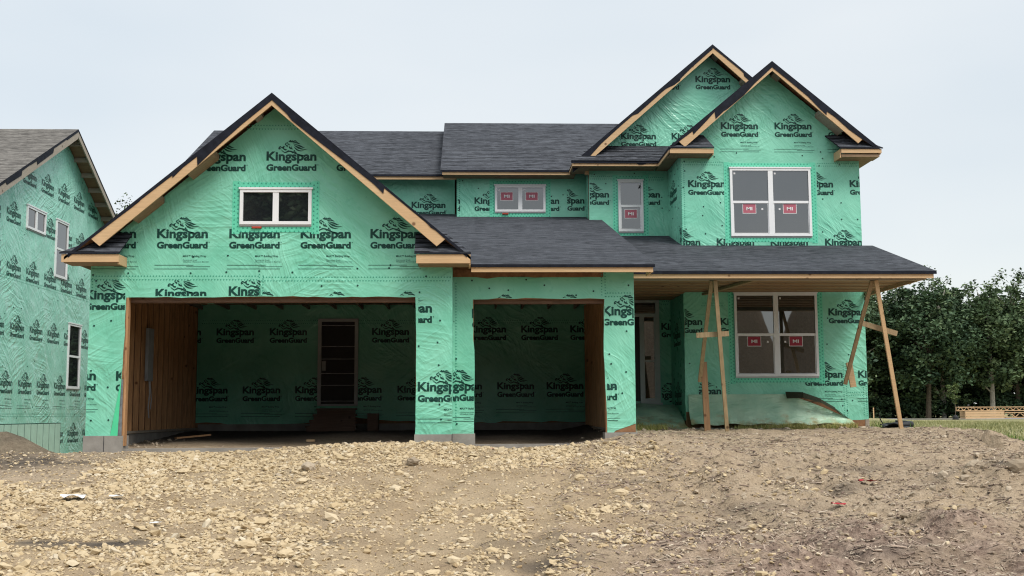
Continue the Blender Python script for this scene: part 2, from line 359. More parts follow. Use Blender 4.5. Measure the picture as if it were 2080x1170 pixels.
def grow(poly, o):
    n = len(poly); A = sum(poly[i][0]*poly[(i+1) % n][1]-poly[(i+1) % n][0]*poly[i][1] for i in range(n)); sg = 1 if A > 0 else -1; out = []
    for i in range(n):
        p, q, r = Vector(poly[i-1]), Vector(poly[i]), Vector(poly[(i+1) % n]); a = (q-p).normalized(); b = (r-q).normalized()
        m = Vector((a.y+b.y, -a.x-b.x)); m = m.normalized() if m.length > .2 else Vector((a.y,-a.x)); out.append(tuple(q+m*sg*o))
    return out
def tri_fan(poly):
    from mathutils.geometry import tessellate_polygon
    return [[poly[i] for i in t] for t in tessellate_polygon([[Vector((x,y,0)) for x,y in poly]])]
LOGO = fit(text_polys('Kingspan', .036), 0, .85, -.052, .158) + fit(text_polys('GreenGuard', .048), 0, .85, -.180, -.062)
LOGO += [[((x/26+15.2)/118, (46.7-y/26)/118) for x, y in q] for p in LION for q in tri_fan(grow(p, 12))]
LOGO += fit(text_polys('®', .01), .865, .885, -.085, -.063)
SMALL = fit(text_polys('MAX™ Building Wrap', .012), .44, .83, -.335, -.29)
SMALL += fit(text_polys('Commercial Grade'), .44, .68, -.385, -.365) + fit(text_polys('Weather Resistive Barrier'), .44, .88, -.415, -.395)
RULES = [[(-.03,-.466),(.62,-.466),(.62,-.458),(-.03,-.458)],[(-.03,-.53),(.86,-.53),(.86,-.522),(-.03,-.522)],[(.50,-.49),(.90,-.49),(.90,-.484),(.50,-.484)]]
MI = text_polys('MI', .03)
def clip_poly(p, cl):
    n = len(cl)
    for i in range(n):
        (ax, ay), (bx, by) = cl[i], cl[(i+1) % n]; q = []
        for j in range(len(p)):
            c, d = p[j], p[(j+1) % len(p)]
            sc_ = (bx-ax)*(c[1]-ay)-(by-ay)*(c[0]-ax); sd_ = (bx-ax)*(d[1]-ay)-(by-ay)*(d[0]-ax)
            if sc_ >= 0: q.append(c)
            if (sc_ >= 0) != (sd_ >= 0): k = sc_/(sc_-sd_); q.append((c[0]+(d[0]-c[0])*k, c[1]+(d[1]-c[1])*k))
        p = q
        if len(p) < 3: return None
    return p
def rect(a, b, c, d): return [(a,c),(b,c),(b,d),(a,d)]
def put_logo(mb, fr, u, v, clip, small=False, n=.010, m=1, sc=1.):
    us = [c[0] for c in clip]; vs = [c[1] for c in clip]
    for p in LOGO + ((SMALL + RULES) if small else []):
        q = [(u+x*sc, v+y*sc) for x, y in p]
        q = clip_poly(q, clip)
        if q: mb.face([fr(x, y, n) for x, y in q], m)
def seam(mb, fr, u0, v0, u1, v1, m=3, st=.05, n=.0085):   # printed triangles of seam tape
    d = Vector((u1-u0, v1-v0)); k = int(d.length/st); d.normalize(); p = Vector((-d.y, d.x))
    for i in range(k):
        for sgn in (-1, 1):
            c = Vector((u0, v0))+d*(i+.25+.5*(sgn > 0))*st + p*sgn*.022
            a = c+d*.014; b = c-d*.014; e = c+p*sgn*.026
            q = [a, e, b] if sgn > 0 else [a, b, e]
            mb.face([fr(x.x, x.y, n) for x in q], m)
def nails(mb, fr, u0, u1, v0, v1, du=.42, dv=.5, pr=.6, m=1):
    u = u0+.06
    while u < u1:
        v = v0+rng.uniform(.03, .2)
        while v < v1-.02:
            if rng.random() < pr:
                cu, cv = u+rng.normal(0, .035), v+rng.normal(0, .06); r = .017
                if u0 < cu < u1 and v0 < cv < v1:
                    mb.prism(fr, [(cu+r*math.cos(k*math.pi/3), cv+r*math.sin(k*math.pi/3)) for k in range(6)], .006, .013, m)
            v += dv*rng.uniform(.8, 1.25)
        u += du
def ragged(pts, amp=.012, step=.16, keep=()):
    out = []
    for i, p in enumerate(pts):
        q = pts[(i+1) % len(pts)]; out.append(p)
        if i in keep: continue
        d = math.hypot(q[0]-p[0], q[1]-p[1]); k = int(d/step)
        for j in range(1, k):
            t = (j+rng.uniform(-.3, .3))/k; nx, ny = -(q[1]-p[1])/d, (q[0]-p[0])/d; o = rng.normal(0, amp)
            out.append((p[0]+(q[0]-p[0])*t+nx*o, p[1]+(q[1]-p[1])*t+ny*o))
    return out
def wall(name, parent, fr, core, sheet=None, logos=(), nl=(), seams=(), thick=.12, mats=None, coremat='osb'):
    c = MB(); c.prism(fr, core, -thick, 0); c = c.build(name, M[coremat], parent)
    mb = MB(); mb.prism(fr, sheet or core, .002, .006, 0)
    for g in logos: put_logo(mb, fr, g[0], g[1], g[2], len(g) > 3 and g[3])
    for g in nl: nails(mb, fr, *g)
    for g in seams: seam(mb, fr, *g)
    mb.build('house_wrap', mats or [M['wrap'], M['ink'], M['tape'], M['tape_ink']], c); return c
# ---------------------------------------------------------------- roofs and trim
def slab(name, parent, poly, mat='shingle', thick=.05, under='osb'):
    P = [Vector(p) for p in poly]; n = Vector((0,0,0))
    for i in range(len(P)): n += (P[i]-P[0]).cross(P[(i+1) % len(P)]-P[0])
    n.normalize()
    if n.z < 0: P.reverse(); n = -n
    e = Vector((0,0,1)).cross(n).normalized(); up = n.cross(e); mb = MB()
    mb.face(P, 0, [(p.dot(e), p.dot(up)) for p in P]); D = Vector((0,0,thick))
    mb.face([p-D for p in reversed(P)], 2)
    for i in range(len(P)):
        a, b = P[i], P[(i+1) % len(P)]; mb.face([b, a, a-D, b-D], 1)
    return mb.build(name, [M[mat], M['black_felt'], M[under]], parent)
def rake(parent, roof, peak, low, Y, felt, h=.165, wmat='lumber', t=.032, fr=None):
    """barge board under a gable roof edge with black felt lapped over it; felt: (t, depth) breakpoints"""
    fr = fr or front(Y); (u0, v0), (u1, v1) = peak, low; mb = MB(); d = Vector((u1-u0, v1-v0))
    sg = 1 if d.x > 0 else -1
    pts = [(u0, v0-.03), (u0, v0-.03-h*1.05), (u1-sg*.10, v1-.03-h), (u1+sg*.06, v1-.06)]
    mb.prism(fr, pts if sg > 0 else pts[::-1], -t, 0)
    o = mb.build('rake_board', M[wmat], parent)
    fb = MB(); top, bot = [], []
    for tt, dep in felt:
        dep = dep+.02 if dep > .08 else dep; x, z = u0+(u1-u0)*tt, v0+(v1-v0)*tt; top.append((x, z-.004)); bot.append((x, z-dep))
    pl = bot+top[::-1]
    fb.prism(fr, pl if sg > 0 else pl[::-1], .003, .009)
    fb.build('roofing_felt', M['black_felt'], o); return o
def bx(name, parent, mat, *b):
    mb = MB()
    for q in (b if hasattr(b[0], '__len__') else [b]): mb.box(*q)
    return mb.build(name, M[mat], parent)
# ---------------------------------------------------------------- windows
def window(parent, fr, u0, u1, v0, v1, kind, stick='', tape=True, grey=False):
    f = MB(); e = .055; d = .045
    um = (u0+u1)/2; vm = (v0+v1)/2; panes = []; st = []
    def bar(a, b, c, g, n1=d, m=0): f.fbox(fr, a, b, c, g, .004, n1, m)
    bar(u0, u1, v1-e, v1); bar(u0, u1, v0, v0+e); bar(u0, u0+e, v0+e, v1-e); bar(u1-e, u1, v0+e, v1-e)
    f.fbox(fr, u0-.02, u1+.02, v1-.004, v1+.028, .0105, d+.012)              # drip cap
    f.fbox(fr, u0, u1, v0-.03, v0-.003, .0105, d-.02, 1)
    if kind == 'slider':
        bar(um-.05, um+.05, v0+e, v1-e, d-.006); panes = [(u0+e, um-.05, v0+e, v1-e), (um+.05, u1-e, v0+e, v1-e)]
    else:
        cols = [(u0+e, u1-e)] if kind == 'hung' else [(u0+e, um-.055), (um+.055, u1-e)]
        if kind == 'twin': bar(um-.055, um+.055, v0+e, v1-e, d-.004)
        for a, b in cols:
            bar(a, b, vm-.028, vm+.028, d-.01)
            f.fbox(fr, a, b, v0+e, v0+e+.02, .004, d-.02, 1); f.fbox(fr, a, a+.022, v0+e+.02, vm-.028, .004, d-.02, 0); f.fbox(fr, b-.022, b, v0+e+.02, vm-.028, .004, d-.02, 0)
            panes += [(a, b, vm+.028, v1-e), (a+.022, b-.022, v0+e+.02, vm-.028)]
    o = f.build('window', [M['vinyl'], M['vinyl_shade']], parent)
    for i, (a, b, c, g) in enumerate(panes):
        p = MB(); p.fbox(fr, a-.004, b+.004, c-.004, g+.004, .005, .014); p.build('pane', M['glass'], o)
    sm = {'r': 'sticker_red', 'p': 'sticker_pale'}.get(stick[:1])
    if sm:
        idx = range(len(panes)) if kind == 'slider' else [i for i in range(len(panes)) if i % 2]
        for i in idx:
            a, b, c, g = panes[i]; cx = a+(b-a)*(.46 if kind != 'hung' else .5); sw, sh = .155, .11
            top = g-.012 if kind == 'twin' else g-.10 if kind == 'slider' else g-.05
            s = MB(); s.fbox(fr, cx-sw, cx+sw, top-2*sh, top, .0145, .0152, 1); s.fbox(fr, cx-sw+.012, cx+sw-.012, top-2*sh+.012, top-(.003 if kind == 'twin' else .012), .0145, .0160, 0)
            for q in fit(MI, cx-.068, cx+.068, top-sh-.035, top-sh+.04): s.face([fr(x, y, .0166) for x, y in q], 1)
            s.build('sticker', [M[sm], M['sticker_white']], o)
        for i, (a, b, c, g) in enumerate(panes):
            t = MB()
            if kind == 'slider' or i % 2 == 0: cu, cv = (a+.055 if kind != 'hung' else b-.055), g-.06
            elif kind == 'twin': cu, cv = (b-.12 if i < 2 else a+.12), g-.13
            else: continue
            t.fbox(fr, cu-.02, cu+.02, cv-.02, cv+.02, .0145, .017); t.build('spacer_tab', M['sticker_white'], o)
    if tape:
        tp = MB(); wd = .13
        def strip(a, b, c, g, ver):
            tp.fbox(fr, a, b, c, g, .0065, .0105, 2)
            k0, k1 = (c, g) if ver else (a, b); ln = k1-k0; st_ = .075; q = int(ln/st_); mid = (a+b)/2 if ver else (c+g)/2
            for j in range(q):
                for s_ in (-1, 1):
                    x = k0+(j+.3+(.45 if s_ > 0 else 0))*st_; o1 = mid+s_*.030
                    r = .018
                    pl = [(o1-r, x-r), (o1+r, x-r), (o1, x+r)] if ver else [(x-r, o1-r), (x+r, o1-r), (x, o1+r)]
                    tp.face([fr(*y_, .0108) for y_ in pl], 3)
        strip(u0-wd, u0-.001, v0-.16, v1+.14, 1); strip(u1+.001, u1+wd, v0-.16, v1+.14, 1)
        strip(u0, u1, v1+.03, v1+.12, 0); strip(u0, u1, v0-.13, v0-.035, 0)
        tp.build('flashing_tape', [M['wrap'], M['ink'], M['tape'], M['tape_ink']], o)
    return o
# ================================================================ THE HOUSE
H = empty('house', (0,0,0), 'two-storey house under construction in printed green wrap with black shingles and open garage bays', 'house')
AX0, AX1, APK, AZ, ASL = -6.33, -.27, -3.29, 5.98, .834             # garage gable
# --- garage front
cl_up = [(AX0+.01,2.6),(AX1-.01,2.6),(AX1-.01,3.36),(APK,5.86),(AX0+.01,3.36)]
hdr = [(AX0+.01,2.60),(AX1-.01,2.60),(AX1-.01,3.05),(AX0+.01,3.05)]
core = [(AX0,.27),(-5.73,.27),(-5.73,2.58),(-.88,2.58),(-.88,.27),(AX1,.27),(AX1,3.3),(APK,AZ-.12),(AX0,3.3)]
sheet = ragged([(AX0-.006,.26),(-5.93,.25),(-5.84,.75),(-5.765,1.3),(-5.735,2.57),(-3.6,2.585),(-.892,2.575),(-.875,1.6),(-.89,.22),(AX1+.004,.26),(AX1+.004,3.3),(APK,AZ-.125),(AX0-.006,3.3)], .008, .2, (0,9,10,11,12,8))
lg = [(-4.64,4.91,cl_up),(-3.44,4.92,cl_up),(-2.25,4.92,cl_up)] + [(u,3.58,cl_up,True) for u in (-5.25,-4.04,-2.84,-1.66,-6.45)]
lg += [(-6.42,2.54,rect(AX0,-5.75,.4,2.86)),(-5.25,2.56,rect(-5.7,-3.5,2.595,2.86)),(-4.03,2.60,rect(-5.7,-3.5,2.595,2.86))]
lg += [(-3.84,2.31,rect(-3.48,-.9,2.60,2.86)),(-2.65,2.31,rect(-3.48,-.9,2.60,2.86)),(-1.46,2.31,rect(-3.48,-.9,2.60,2.86)),(-1.46,2.31,rect(-.84,AX1,1.5,2.6)),
       (-7.04,1.19,rect(AX0,-5.78,.4,1.6),True),(-5.86,1.18,[(-5.95,.9),(-5.80,.9),(-5.765,1.4),(-5.95,1.4)]),(-.845,.98,rect(-.845,AX1-.005,.3,1.6),True)]
wall('wall', H, front(0), core, sheet, lg,
     [(AX0,-5.8,.4,2.5,.3,.5,.75),(-.84,AX1,.3,2.5,.28,.5,.75),(AX0,AX1,2.64,3.3,.55,.22,.5)],
     [(AX0,2.90,-3.49,2.90),(-3.49,2.88,AX1,2.88),(-3.49,2.62,-3.49,2.98),(-3.78,5.50,-2.80,5.50),(-6.27,2.6,-6.27,2.95)])
window(H, front(0), -3.87,-2.66,3.81,4.42,'slider')
bx('shim', H, 'orange_shim', -3.66,-3.50,-.045,-.012,3.745,3.777)
fl = MB(); fl.face([front(0)(*p) for p in [(-5.93,.25,.012),(-5.80,.24,.03),(-5.765,1.25,.02)]]); fl.face([front(0)(*p) for p in [(-5.765,1.25,.018),(-5.80,.24,.028),(-5.93,.25,.010)]])
fl.build('wrap_flap', M['wrap_back'], H)
bx('jamb_sheathing', H, 'sheathing_grey', -5.86,-5.742, -.0015,.0, .272,1.2)
bx('door_jamb', H, 'lumber_vertical', (-5.728,-5.69,-.005,.12,.1,2.575))
bx('garage_header', H, 'steps_wood', -5.69,-.885,.125,.30,2.50,2.86)
# --- single bay
core = [(AX1,.27),(.10,.27),(.10,2.59),(2.38,2.59),(2.38,.27),(2.9,.27),(2.9,3.12),(AX1,3.12)]
sheet = ragged([(AX1+.002,.26),(.10,.24),(.115,1.4),(.085,2.58),(1.2,2.60),(2.385,2.585),(2.36,1.6),(2.40,.6),(2.40,.17),(2.55,.30),(2.905,.42),(2.905,3.12),(2.36,3.12),(2.36,2.97),(AX1+.002,2.975)], .008, .2, (0,10,11,12,14))
lg = [(-.58,1.0,rect(AX1+.01,.10,.3,1.6),True),(.07,2.26,rect(AX1,.095,1.8,2.56)),(-1.12,2.27,rect(AX1+.01,.0,1.8,2.55)),(.21,2.31,rect(.1,2.38,2.605,2.9)),(1.34,2.31,rect(.1,2.38,2.605,2.9)),
      (2.35,2.30,rect(2.385,2.895,1.9,2.9)),(1.73,1.0,rect(2.41,2.895,.45,1.6),True)]
wall('wall', H, front(.5), core, sheet, lg, [(AX1,.06,.3,2.5,.27,.4,.8),(2.42,2.88,.5,3.0,.27,.4,.8),(AX1,2.36,2.62,2.96,.3,.22,.6)],
     [(2.37,2.62,2.37,3.1),(2.4,2.66,2.88,2.66),(AX1+.03,.4,AX1+.03,2.9)])
mb = MB()
for k in range(8): mb.fbox(front(.5), AX1+.01+k*.33, AX1+.01+k*.33+.322, 2.972, 3.10, .001, .006)
mb.build('rim_board', M['osb'], H)
w_ = wall('wall', H, faceR(AX1), [(0,.27),(.5,.27),(.5,3.1),(0,3.1)], thick=.05)
bx('garage_header', H, 'steps_wood', .10,2.38,.63,.76,2.52,2.85)
# --- garage sides, back and inside
wall('wall', H, faceL(AX0), [(-9,.2),(-.121,.2),(-.121,3.15),(-9,3.15)], logos=[(u,v,rect(-8.95,-.05,.3,3.1)) for u in np.arange(-8.6,-.5,1.21) for v in (2.3,1.0)])
wall('wall', H, faceR(2.9), [(.621,.2),(7.6,.2),(7.6,5.0),(.621,3.2)], [(.5,.2),(7.6,.2),(7.6,5.0),(.5,3.2)], [(u,v,rect(.55,7.5,.3,3.3)) for u in np.arange(.9,7.,1.21) for v in (2.3,1.0)])
back_cl = rect(-6.2,2.77,.42,3.1)
core = [(-6.2,.2),(2.77,.2),(2.77,3.13),(-6.2,3.13)]
bl = [(u,2.42,back_cl) for u in (-5.76,-4.55,-2.21,-6.96)] + [(u,1.09,back_cl,True) for u in (-6.33,-5.14,-2.83,-1.62)] + [(-3.95,1.09,rect(-3.95,-3.45,.4,2),True)]
bl += [(u,2.47,back_cl) for u in (.03,1.23,2.37)] + [(u,1.16,back_cl,True) for u in (-.53,.67,1.81)]
sheet = ragged([(-6.19,.42),(-4.6,.36),(-3.5,.44),(-3.0,.62),(-2.5,.52),(-1.6,.44),(0,.40),(1.4,.42),(2.76,.41),(2.76,3.12),(-6.19,3.12)], .012, .25, (8,9,10))
wall('wall', H, front(7.1), core, sheet, bl, seams=[(-6.1,2.72,2.7,2.72)])
def studs(x0, x1, Y0, Y1, st, z0, z1):
    y = Y0
    while y < Y1:
        bx('stud', H, ('lumber_vertical','stud_pale','stud_brown')[int(y*7.3) % 3], x0, x1, y, y+.04, z0, z1); y += st
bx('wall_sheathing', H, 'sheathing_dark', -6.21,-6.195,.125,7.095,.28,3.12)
studs(-6.193,-6.10, .16, 7.0, .405, .32, 3.08)
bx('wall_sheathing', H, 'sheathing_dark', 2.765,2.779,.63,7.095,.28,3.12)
studs(2.67,2.763, .70, 7.0, .405, .32, 3.08)
bx('bottom_plate', H, 'lumber_grey', -6.193,-6.10,.13,7.0,.275,.318); bx('bottom_plate', H, 'lumber_grey', 2.67,2.763,.64,7.0,.275,.318)
for k in range(15): bx('truss_chord', H, 'lumber_grey', -6.1+k*.61,-6.06+k*.61, .8,7.0,3.0,3.09)
ep = bx('electrical_panel', H, 'galv', -6.10,-6.04, 2.55,2.90,1.25,2.25)
mb = MB(); mb.tube([(-6.06,2.72,1.25),(-6.05,2.74,1.0),(-6.06,2.70,.75),(-6.05,2.73,.55)], .012); mb.tube([(-6.06,2.78,1.25),(-6.03,2.80,.9),(-6.05,2.82,.72)], .010)
mb.build('panel_cable', M['galv'], ep)
dr = bx('door', H, 'door_dark', -3.36,-2.60,7.07,7.09,.84,2.72)
bx('door_frame', dr, 'door_frame', (-3.44,-3.36,7.02,7.09,.80,2.79),(-2.60,-2.52,7.02,7.09,.80,2.79),(-3.36,-2.60,7.02,7.09,2.72,2.79),(-3.36,-2.60,7.02,7.09,.80,.835))
for z in (2.63,2.15,1.86,1.53,1.26,.90): bx('door_strap', dr, 'vinyl', -3.36,-2.60,7.064,7.069,z,z+.009)
bx('lock_plate', dr, 'vinyl_shade', -3.345,-3.26,7.06,7.069,1.60,1.82)
# --- foundation
bx('foundation', H, 'concrete', (AX0-.03,-5.71,-.03,.30,-.9,.268),(-.90,AX1-.003,-.03,.30,-.9,.262),(AX1,.12,.47,.80,-.9,.262),(2.36,2.93,.47,.80,-.9,.268),
   (-5.71,-.90,.02,.30,-.9,.05),(.12,2.36,.52,.80,-.9,.075),(AX0-.03,AX0+.20,.30,9,-.9,.265),(2.72,2.93,.80,7.6,-.9,.265),(-6.13,2.72,7.06,7.3,-.9,.39))
for x in (-6.02,-.27): bx('form_joint', H, 'black_felt', x-.004,x+.004,-.033,-.0305,-.8,.26)
# --- upper middle, recess
wall('wall', H, front(8.3), [(AX1,5.2),(2.9,5.2),(2.9,6.62),(AX1,6.62)], logos=[(.16,5.71,rect(AX1,.56,5.2,6.6)),(1.39,5.71,rect(1.9,2.40,5.2,6.6)),(2.01,5.72,rect(2.43,2.9,5.2,6.6)),(-1.04,5.71,rect(AX1+.02,.1,5.2,6.6))],
     nl=[(2.0,2.85,5.45,6.3,.3,.35,.6),(-.2,.5,5.4,6.4,.4,.4,.3)], seams=[(-.24,5.4,-.24,6.5)])
window(H, front(8.3), .66,1.90,5.51,6.16,'slider','p')
bx('shim', H, 'orange_shim', .84,.99,8.25,8.29,5.445,5.478)
wall('wall', H, faceL(AX1), [(-9,5.2),(-8.42,5.2),(-8.42,6.62),(-9,6.62)])
wall('wall', H, front(9), [(-6.8,.2),(AX1-.06,.2),(AX1-.06,6.66),(-6.8,6.66)], logos=[(u,5.73,rect(-6.75,AX1-.1,5.2,6.6)) for u in (-6.24,-5.04,-3.83,-2.62,-1.41)])
# --- tall wall and rear gable (Y 7.6)
T = 7.6
wall('wall', H, front(T), [(2.9,4.4),(4.81,4.4),(4.81,6.5),(2.9,6.5)], logos=[(2.53,5.74,rect(2.92,3.45,5,6.5)),(3.76,5.74,rect(4.29,4.78,5,6.5))],
     nl=[(2.95,4.75,4.9,6.4,.33,.4,.55)], seams=[(2.92,6.22,3.5,6.22),(4.3,6.2,4.7,6.2)])
window(H, front(T), 3.60,4.20,4.91,6.15,'hung','p')
wall('wall', H, faceL(2.9), [(-8.3,5.1),(-7.73,5.1),(-7.73,6.4),(-8.3,6.4)])
gcl = [(2.97,6.86),(8.5,6.86),(5.87,9.2)]
core = [(2.9,6.6),(8.7,6.6),(8.7,6.75),(5.87,9.24),(2.9,6.75)]
wall('wall', H, front(T-.002), core, [(2.95,6.78),(8.7,6.78),(5.87,9.235)], logos=[(3.69,7.17,gcl),(4.92,7.17,gcl),(5.53,8.59,gcl),(4.28,8.58,gcl)])
# --- entry
ecl = rect(4.56,4.80,.85,3.3)
wall('wall', H, front(T), [(2.9,.27),(4.81,.27),(4.81,3.34),(2.9,3.34)], logos=[(4.58,2.56,ecl),(4.3,.95,ecl)], seams=[(4.58,3.2,4.8,3.2)])
ed = bx('doorway_panel', H, 'door_dark', 3.06,4.05,T-.05,T-.01,.88,2.86)  # dark panel standing in for the shaded open doorway
bx('door_frame', ed, 'door_frame', (2.98,3.06,T-.10,T-.01,.84,3.29),(4.05,4.13,T-.10,T-.01,.84,2.86),(4.43,4.52,T-.10,T-.01,.84,3.29),(3.06,4.43,T-.10,T-.01,3.20,3.29),(3.06,4.43,T-.10,T-.01,2.86,2.94),(4.13,4.43,T-.10,T-.01,.84,.94),(2.96,4.56,T-.14,T-.01,.78,.838))
bx('transom_pane', ed, 'glass', 3.06,4.43,T-.05,T-.02,2.94,3.20)
bx('sidelight_pane', ed, 'glass', 4.13,4.43,T-.05,T-.02,.94,2.86)
bx('sidelight_sash', ed, 'door_frame', (4.13,4.165,T-.075,T-.05,.94,2.86),(4.395,4.43,T-.075,T-.05,.94,2.86),(4.165,4.395,T-.075,T-.05,1.80,1.83))
# --- right bump: front wall Y 5.9
B0, B1, BY = 4.81, 8.88, 5.9
bcl = [(B0+.01,4.3),(B1-.005,4.3),(B1-.005,6.5),(6.83,8.3),(B0+.01,6.6)]
core = [(B0,4.2),(B1,4.2),(B1,6.6),(6.83,8.33),(B0,6.66)]
lg = [(u,7.0,bcl,True) for u in (5.74,6.97,8.20)]+[(4.96,5.66,rect(B0,5.80,5,6.2)),(7.42,5.66,rect(7.90,8.87,5,6.2)),(8.65,5.67,rect(7.9,8.875,5,6.2))]+[(u,4.33,rect(B0+.01,8.875,4.3,4.75)) for u in (4.36,5.58,6.80,8.04)]
wall('wall', H, front(BY), core, None, lg, [(B0,5.75,4.5,6.5,.4,.36,.7),(7.95,B1,4.5,6.5,.4,.36,.7),(B0+.2,B1-.2,6.3,6.55,.5,.15,.7)],
     [(B0,6.2,5.8,6.2),(7.9,6.18,8.87,6.18),(B0+.03,4.4,B0+.03,6.2)])
window(H, front(BY), 5.91,7.75,4.54,6.09,'twin','p')
side_cl = rect(-7.58,-5.95,.3,7)
wall('wall', H, faceL(B0), [(-7.6,4.2),(-6.021,4.2),(-6.021,6.5),(-7.6,6.5)], [(-7.6,4.2),(-5.9,4.2),(-5.9,6.5),(-7.6,6.5)], [(-7.3,5.66,side_cl),(-6.15,4.6,side_cl)], nl=[(-7.5,-5.95,4.5,6.4,.4,.4,.6)])
lcl = rect(B0+.01,B1-.005,.45,3.3)
core = [(B0,.43),(B1,.43),(B1,3.4),(B0,3.4)]
sheet = ragged([(B1+.004,.44),(B1+.004,3.4),(B0-.004,3.4),(B0-.004,.62),(5.5,.62),(6.2,.60),(6.9,.72),(7.35,1.0),(7.8,.84),(8.15,.64),(8.45,.42)][::-1], .006, .2, (8,9))
lg = [(8.06,2.75,lcl),(7.48,1.36,lcl,True),(8.68,1.36,lcl,True),(4.36,2.54,lcl),(5.62,2.54,rect(B0,5.8,1,3.3)),(4.75,1.0,rect(5.1,5.75,.95,2))]
wall('wall', H, front(BY), core, sheet, lg, [(B0,5.75,1.1,3.2,.35,.5,.55),(8.0,B1,.6,3.2,.4,.6,.6),(8.2,8.85,.5,.9,.3,.2,.7)],
     [(8.38,.5,8.38,1.7),(8.82,.5,8.82,1.3),(8.4,1.0,8.85,1.0),(5.2,3.0,5.7,3.0),(5.74,.8,5.74,1.3)])
window(H, front(BY), 5.93,7.80,1.39,3.25,'twin','r')
wall('wall', H, faceL(B0), [(-7.6,.43),(-6.021,.43),(-6.021,3.4),(-7.6,3.4)], [(-7.6,.43),(-5.9,.43),(-5.9,3.4),(-7.6,3.4)], [(-7.2,2.3,side_cl),(-7.2,.95,side_cl)])
wall('wall', H, faceR(B1), [(6.021,.43),(17,.43),(17,6.6),(6.021,6.6)], [(5.9,.43),(17,.43),(17,6.6),(5.9,6.6)], [(u,v,rect(5.95,16.9,.5,6.5)) for u in np.arange(6.1,16,1.21) for v in (5.6,4.3,2.6,1.3)])
wall('wall', H, faceL(-6.8), [(-17,.2),(-9.121,.2),(-9.121,6.6),(-17,6.6)])
bx('wall', H, 'osb', -6.68,8.75,16.9,17,.2,6.6)
bx('corner_post', H, 'lumber_grey', B1-.07,B1+.012,BY-.012,BY-.0062+.0,.275,.435)
bx('rim_board', H, 'osb', B0-.01,B1-.075,BY-.004,BY+.1,.27,.43)
bx('foundation', H, 'concrete', (B0-.03,B1+.10,BY-.16,BY+.2,-.6,.268),(B0-.03,B0+.15,BY+.2,T,-.6,.43),(B1-.17,B1+.03,BY+.2,17,-.6,.43),(2.93,B0-.03,T-.2,T+.05,-.6,.268))
fl = MB(); pts = [(7.0,1.05,.22),(7.35,1.04,.30),(7.75,.90,.26),(8.1,.70,.16),(8.42,.47,.05)]; wd = [.15,.13,.10,.06,.02]
for i in range(4):
    a, b = pts[i], pts[i+1]; f = front(BY)
    q = [f(a[0],a[1],a[2]-.10), f(a[0],a[1]-wd[i],a[2]), f(b[0],b[1]-wd[i+1],b[2]), f(b[0],b[1],b[2]-.04)]
    fl.face(q); fl.face([p+Vector((0,.004,0)) for p in reversed(q)])
fl.build('membrane_flap', simple('membrane_olive', (.030,.035,.018), .7, .2, .3, 5., .01), H)
# --- roofs
def gz(x): return AZ-ASL*abs(x-APK)
r0 = slab('roof', H, [(APK,-.47,AZ),(APK,9,AZ),(-6.63,9,gz(-6.63)),(-6.63,-.47,gz(-6.63))])
slab('roof', H, [(APK,-.47,AZ),(.05,-.47,gz(.05)),(.05,9,gz(.05)),(APK,9,AZ)])
fl1 = [(0,.10),(.09,.105),(.17,.11),(.30,.15),(.42,.215),(.423,.075),(.50,.07),(.56,.085),(.563,.06),(.66,.055),(.74,.05),(.745,.06),(.80,.062),(.84,.055),(.9,.05),(1.,.045),(1.14,.055)]
rake(H, r0, (APK,AZ-.015), (-6.16,gz(-6.16)-.015), -.47, fl1)
fl2 = [(0,.09),(.09,.12),(.12,.16),(.22,.15),(.38,.12),(.46,.105),(.60,.09),(.655,.12),(.66,.03),(.8,.025),(.9,.02),(.93,.05),(.96,.03),(1.0,.04),(1.14,.05)]
rake(H, r0, (APK,AZ-.015), (-.42,gz(-.42)-.015), -.47, fl2)
def outlook(cx, wd, Y0, Y1, zf, s, drop=.17, m='soffit_wood'):
    mb = MB(); x0, x1 = cx-wd/2, cx+wd/2
    for a, b in ((drop, drop+.09),):
        v = [(x,y,zf(x)-d) for y in (Y0,Y1) for x, d in ((x0,b),(x1,b),(x1,a),(x0,a))]
        mb.solid(v, [(0,1,2,3),(7,6,5,4),(0,4,5,1),(1,5,6,2),(2,6,7,3),(3,7,4,0)])
    mb.build('outlooker', M[m], H)
for cx in (-4.45,-5.35): outlook(cx, .42, -.43,-.02, gz, 1)
for cx in (-1.75,-1.1): outlook(cx, .42, -.43,-.02, gz, 1, .12)
for cx in (-3.0,-3.55): outlook(cx, .1, -.43,-.02, gz, 1, .06, 'lumber_grey')
def cornice(x0, x1, Y, wy, ze, zt, tl, tr, zb):                     # eave return: little shed roof, fascia, boxed soffit
    slab('return_roof', H, [(x0,Y-.02,ze),(x1,Y-.02,ze),(x1+tr,wy-.012,zt),(x0+tl,wy-.012,zt)], thick=.025)
    mb = MB(); mb.box(x0+.03,x1-.01,Y,Y+.03,zb+.06,ze-.03); mb.build('fascia', M['lumber'], H)
    bx('soffit', H, 'soffit_wood', x0+.06,x1-.04,Y+.031,wy-.012,zb+.050,zb+.062)
    bx('return_end', H, 'lumber', (x1-.038 if tr <= .1 and tl >= 0 and x1 < 0 or tr < 0 else x0+.005), (x1-.008 if tr <= .1 and tl >= 0 and x1 < 0 or tr < 0 else x0+.035), Y+.032,wy-.012,zb+.03,ze-.03)
cornice(-6.70,-5.73,-.47,0,3.27,3.66,.72,.07,3.05)
cornice(-.89,.05,-.47,0,3.27,3.66,.0,-.42,3.03)
zs = lambda y: 3.14+.271*y
slab('roof', H, [(AX1+.02,-.03,zs(-.03)),(3.2,-.03,zs(-.03)),(3.2,7.59,zs(7.59)),(2.905,7.59,zs(7.59)),(2.905,8.29,zs(8.29)),(AX1+.0,8.29,zs(8.29)),(AX1,8.99,zs(8.99)),(-3.,8.99,zs(8.99)),(-3.,1.5,zs(1.5))], thick=.035)
